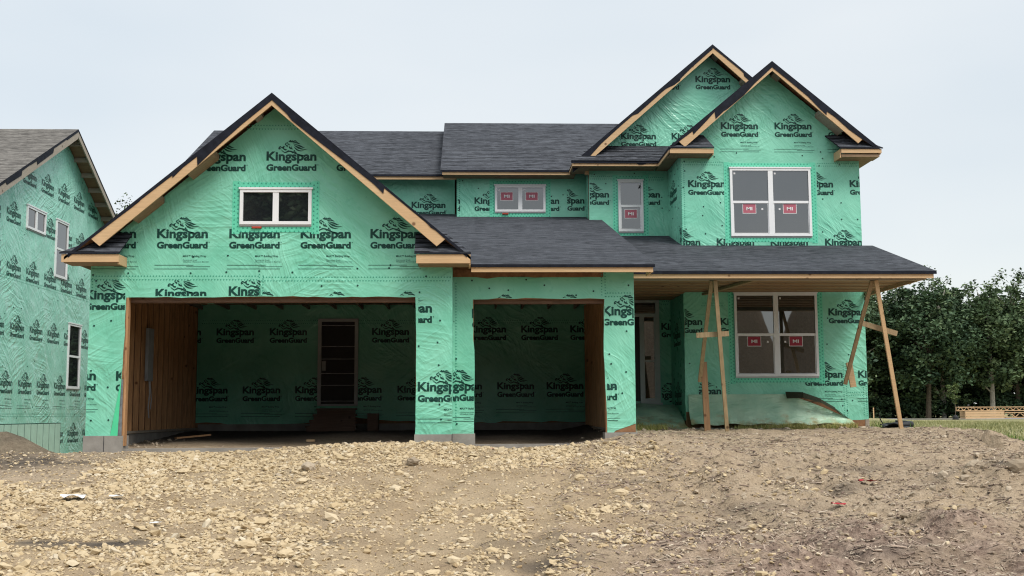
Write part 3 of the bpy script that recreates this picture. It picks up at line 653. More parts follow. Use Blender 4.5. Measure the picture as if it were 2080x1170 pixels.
fa = bx('fascia', H, 'lumber', .055,3.17,-.005,.03,3.0,3.105)
bx('roofing_felt', fa, 'black_felt', .055,3.20,-.03,-.0055,3.082,3.10)
bx('fascia', H, 'lumber', 3.14,3.165,.03,.62,3.0,3.10)
bx('soffit', H, 'soffit_wood', .06,3.13,.031,.49,3.075,3.09)
zm = lambda y: 6.46+.5*(y-7.8); zr = lambda y: 6.49+.5*(y-8.5)
slab('roof', H, [(-.66,7.77,zm(7.77)),(5.8,7.77,zm(7.77)),(5.8,12.5,zm(12.5)),(-.66,12.5,zm(12.5))])
slab('roof', H, [(-.66,12.5,zm(12.5)),(5.8,12.5,zm(12.5)),(5.8,17.4,zm(7.6)),(-.66,17.4,zm(7.6))])
slab('roof', H, [(-7.2,8.47,zr(8.47)),(-.6,8.47,zr(8.47)),(-.6,12.8,zr(12.8)),(-7.2,12.8,zr(12.8))])
slab('roof', H, [(-7.2,12.8,zr(12.8)),(-.6,12.8,zr(12.8)),(-.6,17.4,zr(8.2)),(-7.2,17.4,zr(8.2))])
fa = bx('fascia', H, 'lumber', -.62,2.47,7.80,7.83,6.33,6.425); bx('roofing_felt', fa, 'black_felt', -.64,2.47,7.775,7.7995,6.40,6.445)
bx('soffit', H, 'soffit_wood', -.60,2.6,7.831,8.29,6.335,6.35)
fa = bx('fascia', H, 'lumber', -7.15,-.0,8.50,8.53,6.355,6.45); bx('roofing_felt', fa, 'black_felt', -7.15,-.65,8.475,8.4995,6.43,6.475)
bx('gable_wall', H, 'osb', -.40,-.27,9.0,12.4,6.5,6.62)
# rear gable
RP, RZ, RS = 5.87, 9.39, .857
gr = lambda x: RZ-RS*abs(x-RP)
r1 = slab('roof', H, [(RP,7.13,RZ),(RP,17.3,RZ),(2.45,17.3,gr(2.45)),(2.45,7.13,gr(2.45))])
slab('roof', H, [(RP,7.13,RZ),(9.2,7.13,gr(9.2)),(9.2,17.3,gr(9.2)),(RP,17.3,RZ)])
rake(H, r1, (RP,RZ-.015), (2.72,gr(2.72)-.015), 7.13, [(0,.085),(.16,.10),(.25,.14),(.255,.175),(.30,.16),(.36,.09),(.40,.085),(.58,.11),(.62,.07),(.72,.075),(.86,.085),(.88,.10),(1.,.20),(1.08,.2)], .165)
rake(H, r1, (RP,RZ-.015), (7.2,gr(7.2)-.015), 7.13, [(0,.07),(.2,.06),(.5,.055),(.55,.065),(.56,.11),(.8,.12),(1.,.14)], .165)
outlook(6.75,.3,7.17,7.58,gr,1,.15,'lumber_grey'); outlook(5.98,.12,7.17,7.58,gr,1,.06,'lumber_grey')
# pent roof between
slab('pent_roof', H, [(2.42,6.93,6.50),(4.6,6.93,6.50),(4.9,7.585,7.0),(2.98,7.585,7.0)], thick=.03)
fa = bx('fascia', H, 'lumber', 2.45,4.47,6.955,6.985,6.37,6.465); bx('roofing_felt', fa, 'black_felt', 2.42,4.5,6.93,6.9545,6.43,6.49)
ft = MB(); ft.prism(front(6.95), [(3.9,6.46),(4.02,6.40),(4.12,6.405),(4.3,6.46)], .002, .010); ft.build('roofing_felt', M['black_felt'], fa)
bx('fascia', H, 'lumber', (2.45,2.48,6.986,7.80,6.37,6.465)); bx('fascia', H, 'lumber', (4.47,4.50,5.47,6.955,6.36,6.455))
bx('soffit', H, 'soffit_wood', 2.481,2.9,6.99,7.83,6.36,6.372); bx('soffit', H, 'soffit_wood', 2.91,4.47,6.99,7.59,6.39,6.405); bx('soffit', H, 'soffit_wood', 4.501,4.80,5.47,7.59,6.385,6.40)
bx('corner_block', H, 'lumber', 2.80,2.90,7.50,7.585,6.28,6.36)
# front gable
FP, FZ, FS = 6.83, 8.45, .834
gf = lambda x: FZ-FS*abs(x-FP)
r2 = slab('roof', H, [(FP,5.42,FZ),(FP,11,FZ),(4.46,11,gf(4.46)),(4.46,5.42,gf(4.46))])
slab('roof', H, [(FP,5.42,FZ),(9.2,5.42,gf(9.2)),(9.2,17.3,gf(9.2)),(FP,17.3,FZ)])
rake(H, r2, (FP,FZ-.015), (4.72,gf(4.72)-.015), 5.42, [(0,.11),(.2,.15),(.31,.21),(.50,.21),(.53,.19),(.62,.215),(.63,.06),(.72,.09),(.86,.15),(.87,.08),(1.,.06),(1.14,.06)], .175)
rake(H, r2, (FP,FZ-.015), (8.82,gf(8.82)-.015), 5.42, [(0,.12),(.2,.12),(.4,.13),(.52,.19),(.60,.21),(.605,.12),(.7,.10),(.85,.13),(1.,.10),(1.14,.08)], .175)
outlook(8.15,.5,5.46,5.88,gf,1,.20,'lumber_grey'); outlook(6.98,.14,5.46,5.88,gf,1,.08,'lumber_grey')
cornice(4.45,5.47,5.42,BY,6.47,6.86,.45,-.14,6.27)
slab('return_roof', H, [(8.30,5.40,6.47),(9.27,5.40,6.47),(8.66,BY-.012,6.90),(8.12,BY-.012,6.86)], thick=.025)
bx('fascia', H, 'lumber', 8.33,9.24,5.42,5.45,6.35,6.44); bx('soffit', H, 'soffit_wood', 8.34,9.2,5.451,BY-.012,6.27,6.335)
bx('return_end', H, 'lumber', 8.305,8.329,5.452,BY-.012,6.25,6.44)
bx('fascia', H, 'lumber', 9.205,9.235,5.46,17.2,6.33,6.43); bx('soffit', H, 'soffit_wood', B1+.01,9.2,BY,17,6.29,6.31)
# porch
zp = lambda y: 3.31+.283*(y-2.3)
slab('porch_roof', H, [(2.91,2.27,zp(2.27)),(9.05,2.27,zp(2.27)),(9.12,BY-.012,zp(BY)),(B0-.01,BY-.012,zp(BY)),(B0-.01,T-.012,zp(T)),(2.91,T-.012,zp(T))], thick=.04)
fa = bx('fascia', H, 'lumber', 2.92,9.0,2.30,2.34,3.165,3.262); bx('roofing_felt', fa, 'black_felt', 2.92,9.05,2.268,2.2995,3.245,3.285)
mb = MB(); v = [(x,y,zp(y)-d) for y in (2.345,BY-.01) for x, d in ((8.97,.15),(9.0,.15),(9.0,.042),(8.97,.042))]
mb.solid(v, [(0,1,2,3),(7,6,5,4),(0,4,5,1),(1,5,6,2),(2,6,7,3),(3,7,4,0)]); mb.build('rake_board', M['lumber'], H)
bx('porch_beam', H, 'lumber_grey', 2.92,8.9,2.50,2.63,3.155,3.25)
y = 2.70; k = 0
while y < 7.4:
    x0 = 2.92; x1 = 8.92 if y < BY-.35 else 4.79
    bx('ceiling_board', H, 'soffit_wood' if k % 2 else 'ceiling_wood', x0,x1,y,y+.285,3.24+.010*(k % 2),3.27+.010*(k % 2)); y += .298; k += 1
mb = MB(); mb.beam((5.7,2.66,3.20),(5.2,5.6,3.20),.10,.05); mb.build('diagonal_brace', M['lumber_brace'], H)
bx('beam_end', H, 'lumber', 8.90,8.935,2.5,BY-.02,3.17,3.33)
# ================================================================ NEIGHBOURING HOUSE
NX, NYR, NZR, NSL = -10.8, 10.98, 8.2, .5
G2 = empty('neighbour_house', (NX-5, NYR, -.5), 'neighbouring two-storey house in pale wrinkled green wrap with a weathered grey shingle roof', 'house')
zn = lambda y: NZR-NSL*abs(y-NYR)
fr = faceR(NX)
core = [(4.4,-.8),(17.6,-.8),(17.6,zn(17.6)-.1),(NYR,NZR-.1),(4.4,zn(4.4)-.1)]
sheet = ragged([(4.4,.36),(7.7,.36),(11.6,.37),(11.62,-.75),(17.6,-.75),(17.6,zn(17.6)-.1),(NYR,NZR-.1),(4.4,zn(4.4)-.1)], .015, .2, (3,4,5,6,7))
ncl = [(4.5,-.6),(17.5,-.6),(17.5,4.7),(NYR,7.95),(4.5,4.7)]
lg = [(9.64+1.2*k,6.43,ncl) for k in range(-1,4)] + [(7.54+1.2*k,5.33,ncl) for k in range(-2,7)] + [(7.67+1.2*k,4.06,ncl) for k in range(-2,7)] + [(8.03+1.21*k,2.65,ncl) for k in range(-2,7)] + [(8.65+1.2*k,1.31,ncl,True) for k in range(-3,6)] + [(11.95+1.2*k-.95,.06,rect(11.64,17,-.6,.6)) for k in range(3)]
wall('wall', G2, fr, core, sheet, lg, [(4.6,14,.5,5.6,.5,.6,.35)], [(5,3.85,14,3.85),(5,.62,14,.62)], mats=[M['nbwrap'], M['nbink'], M['tape'], M['tape_ink']])
for a in ((8.72,9.97,5.18,5.74,'slider'),(10.73,11.63,4.22,5.73,'hung'),(11.95,12.93,1.33,3.09,'hung')): window(G2, fr, *a, tape=False)
for k in range(16):
    mb = MB(); mb.fbox(fr, 5.0+k*.414, 5.0+k*.414+.362, -.8, .40, .0205, .032); mb.build('foundation_board', M['foam_board'], G2)
mb = MB(); mb.fbox(fr, 4.9, 11.62, -.8, .42, .0, .02); mb.build('board_backing', M['foam_gap'], G2)
for q in ((4.4,4.55),(17.45,17.6)): bx('wall', G2, 'nbwrap', -21,NX-.121,q[0],q[1],-.8,zn(q[0])-.1)
bx('wall', G2, 'nbwrap', -21,-20.9,4.56,17.44,-.8,4.8)
RX = NX+.42
r3 = slab('roof', G2, [(RX,NYR,NZR),(-21.4,NYR,NZR),(-21.4,3.9,zn(3.9)),(RX,3.9,zn(3.9))], 'shingle_grey', .05, 'soffit_wood')
slab('roof', G2, [(RX,NYR,NZR),(RX,18.1,zn(18.1)),(-21.4,18.1,zn(18.1)),(-21.4,NYR,NZR)], 'shingle_grey', .05, 'soffit_wood')
rake(G2, r3, (NYR,NZR-.01), (4.0,zn(4.0)-.01), 0, [(0,.06),(.12,.07),(.125,.045),(.2,.05),(.25,.055),(.255,.13),(.40,.15),(.405,.07),(.46,.06),(.465,.05),(.53,.06),(.535,.14),(.65,.12),(.66,.06),(.9,.08),(1,.06)], .21, 'lumber_grey', fr=faceR(RX))
rake(G2, r3, (NYR,NZR-.01), (18.0,zn(18.)-.01), 0, [(0,.05),(.3,.055),(1,.05)], .16, 'lumber_grey', fr=faceR(RX))
for k in range(9):
    y = NYR+.35+k*.61
    mb = MB(); mb.box(NX+.008,RX-.035,y,y+.04,zn(y)-.20,zn(y)-.075); mb.build('outlooker', M['lumber_grey'], G2)
bx('fascia', G2, 'lumber_grey', -21.3,RX,3.9,3.93,zn(3.9)-.17,zn(3.9)-.06)
# ================================================================ GROUND
BX = np.array([-400,-45,-19,-13,-9.5,-8,-6,-4,-2,-.8,.3,3,8,20,90,600.]); BZ = np.array([-1.1,-1.1,-1.1,-1.06,-1.0,-.93,-.66,-.38,-.14,-.04,.0,.05,.07,.0,-.05,-.05])
HEAPS = [(-.4,-.45,.13,.75),(-2.0,-1.2,.17,1.0),(-1.5,.2,.10,.8),(-3.2,-1.0,.05,.6),(-2.13,-3.1,.15,.42),(-.79,-2.5,.13,.34),(6.95,-4.6,.36,.85),(8.1,-3.6,.28,.9),(3.4,-4.2,.12,.9),(5.2,-4.6,.14,.6),(4.3,-6.4,.10,.8),
         (8.3,1.6,.10,.7),(2.9,.1,.20,1.0),(9.8,2.2,.08,1.0),(-10.3,6.5,.75,1.0),(-7.3,-1.0,.10,.9),(.9,-7.2,.10,.9),(2.6,-7.6,.10,.9),(31,79,.7,2.2),(35.5,80,.5,2.),(-5.,2.,.06,1.),(-2.2,3.5,.10,1.4),(.8,3.2,.06,1.)]
def gh(X, Y):
    X, Y = np.asarray(X, float), np.asarray(Y, float); z = np.interp(Y, BX, BZ)
    inside = sstep(.0,.5,Y)*(1-sstep(7,7.4,Y))*sstep(-6.4,-6.2,X)*(1-sstep(2.7,2.9,X))
    z = z + inside*(.02+.16*sstep(1.5,6.5,Y))
    z = z - .20*sstep(9.3,10.8,X)*sstep(-2,3,Y)*(1-sstep(12,22,Y)) + .17*sstep(1.9,3.2,X)*(1-sstep(9.0,10.5,X))*sstep(-.6,1.8,Y)*(1-sstep(7,9,Y))
    z = z - .42*sstep(6.3,7.6,-X)*sstep(-1.5,5,Y)*(1-sstep(18,26,Y)) - .10*sstep(6,8,-X)*sstep(-4,-1,Y)
    for a, b, h, r in HEAPS: z = z + h*np.exp(-((X-a)**2+(Y-b)**2)/(r*r))
    for x0, k, c in ((-.6,.16,.018),(.95,.16,.018),(3.1,-.22,.0),(4.7,-.22,.0)):      # wheel ruts
        q = (X-(x0+k*(Y+5)+c*(Y+5)**2))/.17; z = z - (.05*np.exp(-q*q)-.028*np.exp(-((np.abs(q)-1.9)/.7)**2))*(1-sstep(-2.6,-1.6,Y))*(1-sstep(9.5,11,-Y))
    near = (1-sstep(14,26,Y))*(1-inside*.6)
    rough = .45+1.0*sstep(.5,3.,X)*(1-.6*sstep(9.3,10.5,X)*sstep(-1,3,Y))+.6*sstep(5.2,6.2,-X)
    z = z + near*rough*(.095*(fbm(X*1.1,Y*1.1,4,3)-.5)+.085*(fbm(X*4.3,Y*4.3,4,9,.62)-.5)) + (1-near)*.10*(fbm(X*.15,Y*.15,3,5)-.5)
    rr = sstep(1.6,3.6,X)*near*(1-.75*sstep(9.2,10.2,X)*sstep(-1.,2,Y))*sstep(-1.0,-1.9,Y-2.4*(X>9))
    z = z + rr*(.55*np.maximum(0, fbm(X*.9+4,Y*1.7,3,201)-.54)-.30*np.maximum(0, .44-fbm(X*.9+4,Y*1.7,3,201))+.22*np.maximum(0, fbm(X*3.1,Y*3.6,3,203,.6)-.55))
    z = z + near*rough*.05*np.maximum(0, vnoise(X*7,Y*7,31)-.62)*sstep(.5,2.5,X)
    return z
def axis(lo, hi, st, far):
    c = list(np.arange(lo, hi+1e-6, st)); s = st
    while c[-1] < far: s *= 1.22; c.append(c[-1]+s)
    s = st
    while c[0] > -far: s *= 1.22; c.insert(0, c[0]-s)
    return np.array(c)
gx = axis(-8.5, 10.5, .05, 900); gy = axis(-9.6, 4.5, .05, 900)
GX, GY = np.meshgrid(gx, gy); GZ = gh(GX, GY); nx_, ny_ = len(gx), len(gy)
idx = np.arange(nx_*ny_).reshape(ny_, nx_)
F = np.stack([idx[:-1,:-1], idx[:-1,1:], idx[1:,1:], idx[1:,:-1]], -1).reshape(-1, 4)
nz = fbm(GX*.8, GY*.8, 4, 41)-.5; nz2 = fbm(GX*2.6, GY*2.6, 4, 51)-.5
def blob(a, b, rx, ry): return np.exp(-(((GX-a)/rx)**2+((GY-b)/ry)**2)*1.2)
brown = np.clip(sstep(1.2,3.6,GX+1.6*nz)*(.75+.9*nz2) + sstep(4.9,5.7,-GX+.8*nz)*sstep(-4.6,-3.2,GY+.5*nz)*1. + .55*sstep(0,.8,GY)*(GX<3) + .30*sstep(.1,.3,nz) + sstep(12,30,GY), 0, 1)
brown = np.maximum(brown, sstep(12,15,-GY)); 
mulch = np.clip(sstep(.8,2.8,GX+1.5*nz)*sstep(5.9,7.2,-GY+1.6*nz)*(.8+1.6*nz2)*(1-sstep(14,20,-GY))*1.1, 0, 1)
dark = np.clip(1.1*(blob(-3.8,-6.75,.55,.22)+blob(-4.6,-6.7,.35,.2)+.6*blob(1.0,-7.2,.9,.35)+.8*blob(.8,-7.9,.6,.25)+.7*blob(-1.6,-6.75,.4,.12)+blob(-6.3,-1.6,.9,.5)*.8+.5*blob(2.8,-6.2,.7,.25)+.5*blob(4.4,-7.7,1.,.3)+.8*blob(4.6,-4.6,.5,.25)+.8*blob(7.2,-4.6,.5,.35)+blob(35.5,80,2.,2.)+.75*blob(-10.3,6.5,1.8,1.8)+.6*blob(-7.4,-1.2,1.3,1.6)+.45*blob(6.8,-4.2,1.2,.6)+.4*blob(2.2,-3.6,.6,.2)+.5*blob(5.6,-2.6,.9,.3)+.45*blob(3.3,-5.3,1.1,.25)), 0, 1)*np.clip(.9+2.2*nz2, 0, 1)
dark = np.maximum(dark, .8*sstep(14,17,-GY)*(1-sstep(24,26,-GY)))
dark = np.maximum(dark, 1.*sstep(1.,4.5,GY)*(1-sstep(7,7.6,GY))*sstep(-6.5,-6.2,GX)*(1-sstep(2.6,2.9,GX)))  # garage floor: indoor shade put into the dirt colour, less bounce
grass = np.clip(sstep(9.,11.,GX+.35*(GY-6)+2*nz)*sstep(6.6,8.6,GY+2.*nz) + sstep(22,34,GY+4*nz), 0, 1)
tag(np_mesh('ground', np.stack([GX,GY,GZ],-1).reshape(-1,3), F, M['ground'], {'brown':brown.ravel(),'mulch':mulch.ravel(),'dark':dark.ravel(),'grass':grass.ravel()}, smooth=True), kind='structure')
mb = MB(); xs = np.linspace(22,140,60)
for i in range(len(xs)-1):
    mb.face([(xs[i],69,float(gh(xs[i],69))+.03),(xs[i+1],69,float(gh(xs[i+1],69))+.03),(xs[i+1],77,float(gh(xs[i+1],77))+.03),(xs[i],77,float(gh(xs[i],77))+.03)])
tag(mb.build('road', M['road_grey']), kind='structure')
mb = MB(); xs = np.linspace(-70,70,90)
for i in range(len(xs)-1):
    for y0, y1 in ((-20.5,-17.),(-17.,-13.5)):
        mb.face([(xs[j],y,max(float(gh(xs[j],y)), -1.08)+.05) for j, y in ((i,y0),(i+1,y0),(i+1,y1),(i,y1))])
tag(mb.build('street', simple('asphalt', (.055,.055,.056), .9, .2, .2, 5., .003)), kind='structure')
# ---------------------------------------------------------------- loose stone, clods, chips, grass
t_ = (1+5**.5)/2
ICO = np.array([(-1,t_,0),(1,t_,0),(-1,-t_,0),(1,-t_,0),(0,-1,t_),(0,1,t_),(0,-1,-t_),(0,1,-t_),(t_,0,-1),(t_,0,1),(-t_,0,-1),(-t_,0,1)])/1.902
ICF = np.array([(0,11,5),(0,5,1),(0,1,7),(0,7,10),(0,10,11),(1,5,9),(5,11,4),(11,10,2),(10,7,6),(7,1,8),(3,9,4),(3,4,2),(3,2,6),(3,6,8),(3,8,9),(4,9,5),(2,4,11),(6,2,10),(8,6,7),(9,8,1)])
def rotm(n, tilt):
    a = rng.uniform(0, 2*np.pi, n); b = rng.normal(0, tilt, n); c = rng.normal(0, tilt, n)
    ca, sa, cb, sb, cc, sc = np.cos(a), np.sin(a), np.cos(b), np.sin(b), np.cos(c), np.sin(c)
    z, o = np.zeros(n), np.ones(n)
    A = np.stack([ca,-sa,z, sa,ca,z, z,z,o], -1).reshape(n,3,3); B = np.stack([o,z,z, z,cb,-sb, z,sb,cb], -1).reshape(n,3,3); C = np.stack([cc,z,sc, z,o,z, -sc,z,cc], -1).reshape(n,3,3)
    return A@B@C
def rocks(name, X, Y, size, tone, mat, flat=(.34,.6), jit=.26, sink=.25, tilt=.35):
    n = len(X); V = ICO[None]*rng.uniform(1-jit, 1+jit, (n,12,1)) + rng.normal(0, .10, (n,12,3))
    sc = np.stack([np.ones(n), rng.uniform(.6,.95,n), rng.uniform(*flat,n)], -1)*size[:,None]/2
    V = np.einsum('nij,nkj->nki', rotm(n, tilt), V*sc[:,None,:])
    V += np.stack([X, Y, gh(X,Y)+sc[:,2]*(1-2*sink)*.6], -1)[:,None,:]
    F = ICF[None]+(np.arange(n)*12)[:,None,None]
    return np_mesh(name, V.reshape(-1,3), F.reshape(-1,3), mat, {'tone':np.repeat(tone,12)})
def dens(X, Y):
    n = fbm(X*.8,Y*.8,3,71); m = fbm(X*2.2,Y*2.2,3,81)
    left = (1-sstep(-2.4,.2,X+1.5*(n-.5)))*(.22+.85*sstep(.40,.56,m))
    band = sstep(-2.9,-2.2,Y+.8*(n-.5))*(1-sstep(-.75,-.4,Y-.9*((X>.3)&(X<2.5))))*(1-sstep(2.0,3.4,X+1.2*(n-.5)))*sstep(-5.9,-5.2,X)
    mid = .60*sstep(.5,.62,m)*(1-sstep(1.2,3.2,X+1.5*(n-.5)))
    bare = np.exp(-(((X+3.2)/1.1)**2+((Y+1.0)/.38)**2))+.8*np.exp(-(((X+1.6)/.9)**2+((Y+3.2)/.35)**2)); left = left*(1-np.clip(bare,0,1)); band = band*(1-np.clip(bare,0,1))
    tail = .16*sstep(.52,.66,m)
    d = np.maximum(np.maximum(left, band*.95), np.maximum(mid, tail))
    ex = sstep(4.8,5.5,-X+.7*(n-.5))*sstep(-3.9,-3.0,Y)                  # dark soil at the left edge stays bare
    lane = .75*np.exp(-((Y+3.55-.25*(X+1))/.45)**2)*sstep(-2.6,-1.2,X)
    dk = np.exp(-(((X+3.8)/.6)**2+((Y+6.75)/.25)**2))+np.exp(-(((X+4.6)/.4)**2+((Y+6.7)/.22)**2))
    rut = sum(np.exp(-((X-(x0+.16*(Y+5)+.018*(Y+5)**2))/.22)**2) for x0 in (-.6,.95))
    return d*(1-ex)*(1-lane)*(1-.85*np.clip(rut,0,1))*(1-np.clip(dk,0,1))*(Y < np.where((X>.15)&(X<2.3), .35, -.12))
def sample(n, x0, x1, y0, y1, f):
    X = rng.uniform(x0,x1,n); Y = rng.uniform(y0,y1,n); k = rng.random(n) < f(X,Y); return X[k], Y[k]
X, Y = sample(50000, -7.5, 5.5, -9.3, .4, dens)
tag(rocks('gravel', X, Y, np.clip(rng.lognormal(-2.95,.42,len(X)),.03,.19), np.clip(rng.normal(.55,.22,len(X)),0,1), M['stone']), 'broken tan limestone spread over the driveway before the garage', 'gravel', kind='stuff')
X, Y = sample(46000, -7.5, 6.5, -9.3, .3, lambda x, y: .25*(x<3)+.9*dens(x,y))
tag(rocks('fine_gravel', X, Y, np.clip(rng.lognormal(-3.35,.35,len(X)),.015,.07), np.clip(rng.normal(.5,.25,len(X)),0,1), M['stone'], jit=.2), 'small tan stone chips between the larger limestone pieces', 'gravel', kind='stuff')
def dclod(X, Y):
    n = fbm(X*1.1,Y*1.1,3,91); r = sstep(1.5,4.,X+1.5*(n-.5))*(.25+1.2*sstep(.45,.65,n)); l = sstep(5.,6.,-X)*sstep(-4.4,-3.2,Y)*.8
    h = sum(np.exp(-((X-a)**2+(Y-b)**2)/(r_*r_)) for a,b,hh,r_ in HEAPS if 3 < a < 9 or (a,b) in ((-2.13,-3.1),(-.79,-2.5)))
    return np.clip(.35*r+.5*l+.9*h, 0, 1)*(Y < 3.5)*(1-(X>2.5)*(Y>1.6)*(X<9))
X, Y = sample(26000, -8.5, 11.5, -9.3, 5, dclod)
tag(rocks('dirt_clods', X, Y, np.clip(rng.lognormal(-3.3,.5,len(X)),.015,.14), np.clip(rng.normal(.72,.2,len(X)),0,1), M['clod'], (.5,.8), .3), 'crumbly brown dirt clods on the rutted ground at the right', 'dirt', kind='stuff')
_x = rng.uniform(2.6,8.7,900); _y = np.where(_x < 4.75, rng.uniform(3.6,5.4,900), rng.uniform(4.6,5.6,900))
tag(rocks('footing_rubble', _x, _y, np.clip(rng.lognormal(-3.0,.5,900),.02,.16), np.clip(rng.normal(.75,.25,900),0,1), M['clod']), 'dry mud crumbs along the foot of the porch wall', 'dirt', kind='stuff')
def chips(name, X, Y, ln, wd, tone, mat, tilt=.22, lift=.012):
    n = len(X); B = np.array([(-1,-1,0),(1,-1,0),(1,1,0),(-1,1,0),(-1,-1,1),(1,-1,1),(1,1,1),(-1,1,1)],float)
    V = B[None]*np.stack([ln/2,wd/2,wd*.4],-1)[:,None,:]; V[:,[1,2,5,6],1] *= rng.uniform(.2,1,(n,1))
    V = np.einsum('nij,nkj->nki', rotm(n,tilt), V) + np.stack([X,Y,gh(X,Y)+lift*rng.random(n)],-1)[:,None,:]
    F = np.array([(0,3,2,1),(4,5,6,7),(0,1,5,4),(1,2,6,5),(2,3,7,6),(3,0,4,7)])
    return np_mesh(name, V.reshape(-1,3), (F[None]+(np.arange(n)*8)[:,None,None]).reshape(-1,4), mat, {'tone':np.repeat(tone,8)})
def dm(X, Y):
    n = fbm(X*.9,Y*.9,3,101); m = fbm(X*3,Y*3,3,111)
    return np.clip(sstep(.3,2.6,X+1.6*(n-.5))*(.5+.6*sstep(5.6,6.8,-Y+1.*(n-.5)))*(.35+1.2*sstep(.4,.62,m)), 0, 1)*(Y < 2)
X, Y = sample(52000, -.5, 11, -9.3, 2, dm)
tag(chips('bark_mulch', X, Y, np.clip(rng.lognormal(-2.75,.5,len(X)),.02,.3), np.clip(rng.lognormal(-4.6,.4,len(X)),.004,.03), np.clip(rng.normal(.6,.27,len(X)),0,1), M['mulch']), 'shredded bark chips and straw in the right foreground dirt', 'mulch', kind='stuff')
X, Y = sample(2600, -7, 10, -9.3, 1, lambda x, y: .5+0*x)
tag(chips('twigs', X, Y, np.clip(rng.lognormal(-2.2,.5,len(X)),.04,.5), rng.uniform(.004,.012,len(X)), rng.random(len(X)), M['mulch']), 'thin twigs and straw scattered over the bare ground', 'twigs', kind='stuff')
def blades(name, X, Y, h, mat, tone, wd=.012, lean=.45, zf=None):
    n = len(X); a = rng.uniform(0,2*np.pi,n); l = np.abs(rng.normal(0,lean,n))*h; b = a+rng.uniform(-1.5,1.5,n)
    z = (zf or gh)(X,Y)-.01; dx, dy = np.cos(a)*wd/2, np.sin(a)*wd/2
    V = np.stack([np.stack([X-dx,Y-dy,z],-1), np.stack([X+dx,Y+dy,z],-1), np.stack([X+np.cos(b)*l,Y+np.sin(b)*l,z+h],-1)],1)
    return np_mesh(name, V.reshape(-1,3), np.arange(3*n).reshape(n,3), mat, {'tone':np.repeat(tone,3)})
X = rng.uniform(9.5,30,46000); Y = 7+42*rng.random(46000)**1.6; k = (X+.35*(Y-6) > 10.5+1.5*rng.normal(0,.4,46000)) & (fbm(X*.5,Y*.3,3,121) > .36); X, Y = X[k], Y[k]
tag(blades('grass', X, Y, rng.uniform(.04,.16,len(X)), M['grass_blade'], np.clip(rng.normal(.6,.25,len(X))+.6*(fbm(X*.3,Y*.2,2,131)-.5),0,1), .03), 'dry yellow green mown grass of the field right of the house', 'grass', kind='stuff')
n = 2600; X = rng.normal(10.9,.7,n); Y = rng.normal(6.3,.5,n)
tag(blades('weeds', X, Y, rng.uniform(.08,.28,n), M['weed'], np.clip(rng.normal(.25,.2,n),0,1), .03, .6), 'green weed patch beside the black pipe at the field edge', 'weeds', kind='stuff')
n = 11000; X = rng.uniform(2.95,8.5,n); Y = np.where(X < 4.75, rng.uniform(4.2,5.6,n), rng.uniform(5.05,5.6,n)); k = fbm(X*1.6,Y*1.6,3,141) > .53; X, Y = X[k], Y[k]
tag(blades('porch_weeds', X, Y, rng.uniform(.03,.17,len(X)), M['weed'], np.clip(rng.normal(.8,.25,len(X)),0,1), .02, .8), 'yellow green weeds and straw along the foot of the porch wall', 'weeds', kind='stuff')
# ---------------------------------------------------------------- sheets at the foot of the porch
def drape(name, x0, x1, y0, y1, zf, label, mat='plastic_pale', cat='plastic sheet', st=.05):
    xs, ys = np.arange(x0,x1+1e-6,st), np.arange(y0,y1+1e-6,st); A, B = np.meshgrid(xs, ys); Z = zf(A, B)
    i = np.arange(A.size).reshape(A.shape); f = np.stack([i[:-1,:-1],i[:-1,1:],i[1:,1:],i[1:,:-1]],-1).reshape(-1,4)
    return tag(np_mesh(name, np.stack([A,B,Z],-1).reshape(-1,3), f, M[mat], smooth=True), label, cat)
drape('wrap_sheet', 2.97, 4.78, 5.0, 7.42, lambda x, y: np.maximum(gh(x,y)+.03, .25+.55*sstep(5.1,7.3,y+.5*(x-3.9)*0)+.10*(fbm(x*2.2,y*1.5,3,151)-.5)+.03*(fbm(x*9,y*5,2,153)-.5)), 'faded green sheet draped from the front door sill down to the dirt')
mb = MB(); xs = np.linspace(4.86,8.5,44); zs_ = np.linspace(0,1,14); P = []
for i, x in enumerate(xs):
    top = 1.0 if x < 7.0 else 1.0-.58*((x-7.0)/1.5)**1.2
    for z in zs_:
        b = .12+.10*math.sin(x*2.1+1)*math.sin(z*3.1)+.07*float(fbm(np.array(x*3.),np.array(z*2.),3,161)-.5)*2 + .15*(1-z)
        P.append((x, 5.9-.03-max(.015, b*(1.04-z)), .34+(top-.34)*z+.02*math.sin(x*9)*(z == 0)))
k = len(zs_)
for i in range(len(xs)-1):
    for j in range(k-1): mb.solid([P[i*k+j],P[(i+1)*k+j],P[(i+1)*k+j+1],P[i*k+j+1]], [(0,1,2,3)])
tag(mb.build('plastic_sheet', M['plastic_pale'], smooth=True), 'pale green sheet bulging against the wall under the ground floor window', 'plastic sheet')
# ================================================================ SMALL THINGS
def brace(ap, foot1, foot2, c0, c1, s0, s1, label):
    t = empty('porch_brace', (ap[0], ap[1]+.3, .2), label, 'timber brace', 'A-shaped porch braces')
    for f, s in ((foot1,-1),(foot2,1)):
        mb = MB(); mb.beam((ap[0]+s*.028, ap[1]+(.03 if s < 0 else -.03), ap[2]), f, .074, .045, up=Vector((0,-1,0))); mb.build('leg', M['lumber_brace' if s < 0 or ap[0] < 6 else 'lumber'], t)
    mb = MB(); mb.beam(c0, c1, .05, .10); mb.build('crosspiece', M['lumber_brace'], t)
    mb = MB(); mb.beam(s0, s1, .12, .045, up=Vector((0,-1,0))); mb.build('nailing_block', M['stud_brown' if ap[0] < 6 else 'lumber'], t)
brace((4.76,2.56,3.15), (4.66,3.6,1.22), (5.06,3.0,.20), (4.45,2.80,2.10), (5.08,2.76,2.13), (4.76,3.66,1.62), (4.80,3.62,.20), 'weathered A-shaped brace under the porch roof beside the front door')
